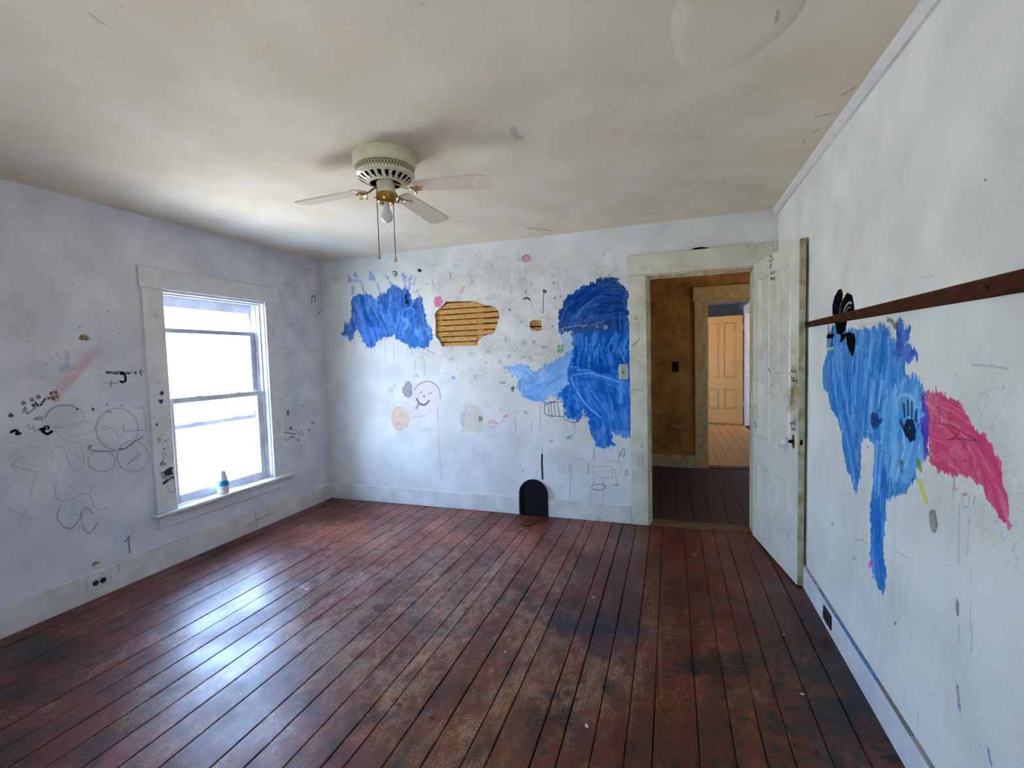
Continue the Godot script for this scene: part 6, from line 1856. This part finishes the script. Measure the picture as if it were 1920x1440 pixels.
# ------------------------------------------------------------------ the small things
func build_small_things() -> void:
	build_freshener()
	build_pet_door()
	build_plates()
	# chips of paint on the floor
	var first: MeshInstance3D = null
	var spots := [[2.947, 1.277, 0.011, "pale paint flake on the blue-black floor stain"], [2.209, 0.355, 0.012, "pale paint flake on the floor before the pet door"], [1.213, 1.67, 0.014, "large pale paint flake in the window glare on the floor"], [3.908, 1.377, 0.007, "tiny pale paint flake on the floor beside the dark outlet"], [3.07, 2.233, 0.010, "pale paint flake on the bare orange floor boards"], [3.886, 1.811, 0.009, "pale paint flake among the black floor specks along the baseboard"], [2.62, 1.9, 0.006, "tiny pale paint flake on the scuffed middle of the floor"]]
	for s in spots:
		var o: MeshInstance3D
		if first == null:
			var b := mb()
			var p := PackedVector2Array([Vector2(-1.0, -0.4), Vector2(-0.2, -0.7), Vector2(0.8, -0.5), Vector2(1.0, 0.2), Vector2(0.2, 0.7), Vector2(-0.7, 0.5)])
			b.xf = Transform3D(Basis(Vector3.RIGHT, Vector3.FORWARD, Vector3.UP), Vector3(0, 0.12, 0))
			b.prism(p, 0.12)
			first = put("paint_chip", b.mesh(), plain(rgb(214, 206, 196), 0.7))
			o = first
		else:
			o = first.duplicate()
			o.name = numbered(self, "paint_chip")
			add_child(o)
		tag(o, s[3], "paint chip", "paint chips on the floor")
		o.transform = Transform3D(Basis(Vector3.UP, rng.randf() * TAU).scaled(Vector3.ONE * s[2]), Vector3(s[0], 0.0015, s[1]))
	# scrap of floor board in front of the pet door
	var w := base("wood_scrap")
	w.transform = Transform3D(Basis(Vector3.UP, -0.25), Vector3(2.235, 0.0015, 0.215))
	tag(w, "splintered brown board scrap lying before the black pet door", "wood scrap")
	var sb := mb(null, Transform3D(Basis(Vector3.RIGHT, Vector3.FORWARD, Vector3.UP), Vector3(0, 0.010, 0)))
	sb.prism(PackedVector2Array([Vector2(-0.042, -0.075), Vector2(0.02, -0.080), Vector2(0.040, -0.06), Vector2(0.048, 0.02), Vector2(0.036, 0.075), Vector2(-0.01, 0.06), Vector2(-0.045, 0.068)]), 0.010)
	put("board", sb.mesh(), grained(noise_picture(33, 0.02, [[0.0, rgb(54, 28, 22)], [1.0, rgb(96, 54, 42)]], 256, 4, -4.0), 0.6, 3.0), w)


func build_freshener() -> void:
	var n := base("air_freshener")
	n.position = Vector3(0.012, 0.4025, 1.235)
	tag(n, "white cone air freshener with a teal band standing on the window sill", "air freshener")
	var white := plain(rgb(222, 216, 220), 0.4)
	put("base", mb().lathe([Vector2(0, 0), Vector2(0.034, 0), Vector2(0.040, 0.006), Vector2(0.042, 0.030), Vector2(0.0435, 0.060), Vector2(0.043, 0.066)], 28).mesh(), white, n)
	put("band", mb().lathe([Vector2(0.043, 0.066), Vector2(0.0435, 0.070), Vector2(0.040, 0.094), Vector2(0.036, 0.104), Vector2(0.033, 0.106)], 28).mesh(), plain(rgb(28, 156, 186), 0.35), n)
	put("cone", mb().lathe([Vector2(0.033, 0.104), Vector2(0.035, 0.112), Vector2(0.032, 0.117), Vector2(0.0325, 0.126), Vector2(0.029, 0.131), Vector2(0.0295, 0.141), Vector2(0.026, 0.146), Vector2(0.0265, 0.157), Vector2(0.022, 0.163), Vector2(0.021, 0.174), Vector2(0.015, 0.184), Vector2(0.0, 0.188)], 28).mesh(), plain(rgb(214, 206, 208), 0.5), n)


func arch(w: float, h: float, inset: float) -> PackedVector2Array:
	var p := PackedVector2Array()
	var r := w / 2.0 - inset
	p.append(Vector2(-r, inset * 0.3))
	for k in 17:
		var t := PI - PI * k / 16.0
		p.append(Vector2(cos(t) * r, h - w / 2.0 + sin(t) * r))
	p.append(Vector2(r, inset * 0.3))
	return p


func build_pet_door() -> void:
	var n := base("pet_door")
	n.position = Vector3(2.215, 0.001, 0.0005)
	tag(n, "black arched pet door set low in the scribbled wall", "pet door")
	# rim: rings of arches from the wall out and back in
	var b := mb()
	var steps := [[0.0, 0.0], [0.0, 0.022], [0.004, 0.027], [0.014, 0.028], [0.020, 0.024], [0.022, 0.008]]
	for k in steps.size() - 1:
		var p := arch(0.262, 0.325, steps[k][0])
		var q := arch(0.262, 0.325, steps[k + 1][0])
		for i in p.size():
			var j := (i + 1) % p.size()
			var mid := (p[i] + p[j]) / 2.0 - Vector2(0, 0.16)
			var out := Vector3(mid.x, mid.y, 0).normalized() * (1.0 if k < 2 else -1.0) + Vector3(0, 0, 1.2 if k in [1, 2, 3] else 0.0)
			b.face([Vector3(p[i].x, p[i].y, steps[k][1]), Vector3(p[j].x, p[j].y, steps[k][1]), Vector3(q[j].x, q[j].y, steps[k + 1][1]), Vector3(q[i].x, q[i].y, steps[k + 1][1])], out)
	put("frame", b.mesh(), mats.black_metal, n)
	put("flap", mb(null, Transform3D(Basis.IDENTITY, Vector3(0, 0, 0.009))).prism(arch(0.262, 0.325, 0.021), 0.006).mesh(), mats.black_metal, n)


func build_plates() -> void:
	# white outlet in the baseboard under the window, lying on its side
	var o := base("outlet")
	o.position = Vector3(0.0182, 0.100, 2.110)
	tag(o, "white outlet plate with two black sockets in the baseboard by the window", "outlet")
	put("plate", box(Vector3(0, -0.035, -0.062), Vector3(0.006, 0.035, 0.062), 0.003), plain(rgb(204, 202, 204), 0.4), o)
	for z in [-0.020, 0.020]:
		var s := put("socket", mb(null, Transform3D(Basis(Vector3.BACK, -PI / 2), Vector3(0.0055, 0, z))).lathe([Vector2(0.0165, 0), Vector2(0.0165, 0.002), Vector2(0.0145, 0.003), Vector2(0, 0.003)], 24).mesh(), plain(rgb(10, 10, 11), 0.4), o)
		put("slot", box(Vector3(0.0084, -0.005, z - 0.004), Vector3(0.0088, -0.003, z + 0.004)), mats.dark, s)
		put("slot", box(Vector3(0.0084, 0.003, z - 0.004), Vector3(0.0088, 0.005, z + 0.004)), mats.dark, s)
	put("screw", mb(null, Transform3D(Basis(Vector3.BACK, -PI / 2), Vector3(0.0058, 0, 0))).lathe([Vector2(0.0035, 0), Vector2(0.002, 0.001), Vector2(0, 0.001)], 10).mesh(), plain(rgb(120, 120, 116), 0.4, 0.5), o)
	# dark outlet in the baseboard under the blue drips
	var d := base("outlet")
	d.position = Vector3(W - 0.0162, 0.072, 1.285)
	tag(d, "dark brown outlet plate in the baseboard under the blue drips", "outlet")
	put("plate", box(Vector3(-0.006, -0.036, -0.060), Vector3(0, 0.036, 0.060), 0.003), grained(noise_picture(34, 0.06, [[0.0, rgb(20, 17, 14)], [0.6, rgb(48, 42, 34)], [1.0, rgb(92, 84, 66)]]), 0.4, 20.0), d)
	for z in [-0.020, 0.020]:
		put("socket", mb(null, Transform3D(Basis(Vector3.BACK, PI / 2), Vector3(-0.0055, 0, z))).lathe([Vector2(0.0165, 0), Vector2(0.0165, 0.002), Vector2(0.0145, 0.003), Vector2(0, 0.003)], 20).mesh(), plain(rgb(14, 12, 10), 0.4), d)
	# ornate switch plate in the blue patch by the door
	var s := base("light_switch")
	s.position = Vector3(3.015, 1.275, 0.0003)
	tag(s, "ornate cream and gold switch plate on the blue paint beside the door casing", "light switch")
	put("plate", box(Vector3(-0.035, -0.061, 0), Vector3(0.035, 0.061, 0.005), 0.002), plain(rgb(206, 200, 172), 0.4), s)
	var orn := grained(noise_picture(35, 0.09, [[0.0, rgb(18, 16, 10)], [0.42, rgb(34, 28, 14)], [0.5, rgb(160, 130, 50)], [0.62, rgb(226, 220, 190)], [1.0, rgb(244, 240, 220)]], 256, 2), 0.3, 9.0)
	put("inlay", box(Vector3(-0.027, -0.053, 0.005), Vector3(0.027, 0.053, 0.0065), 0.001), orn, s)
	put("toggle_slot", box(Vector3(-0.007, -0.014, 0.0062), Vector3(0.007, 0.014, 0.0072), 0.0004), mats.dark, s)
	put("toggle", mb(null, Transform3D(Basis(Vector3.RIGHT, -0.45), Vector3(0, 0.0, 0.006))).box(Vector3(-0.004, -0.005, 0), Vector3(0.004, 0.005, 0.018), 0.001).mesh(), plain(rgb(206, 200, 180), 0.4), s)
	# dark switch plate on the wallpaper
	var hs := base("light_switch")
	hs.position = Vector3(3.44, 1.248, -2.1198)
	tag(hs, "dark switch plate on the flowered wallpaper in the hall", "light switch")
	put("plate", box(Vector3(-0.037, -0.062, 0), Vector3(0.037, 0.062, 0.006), 0.002), plain(rgb(18, 15, 14), 0.4), hs)
	put("toggle", box(Vector3(-0.004, -0.002, 0.006), Vector3(0.004, 0.010, 0.016), 0.001), plain(rgb(30, 26, 24), 0.4), hs)
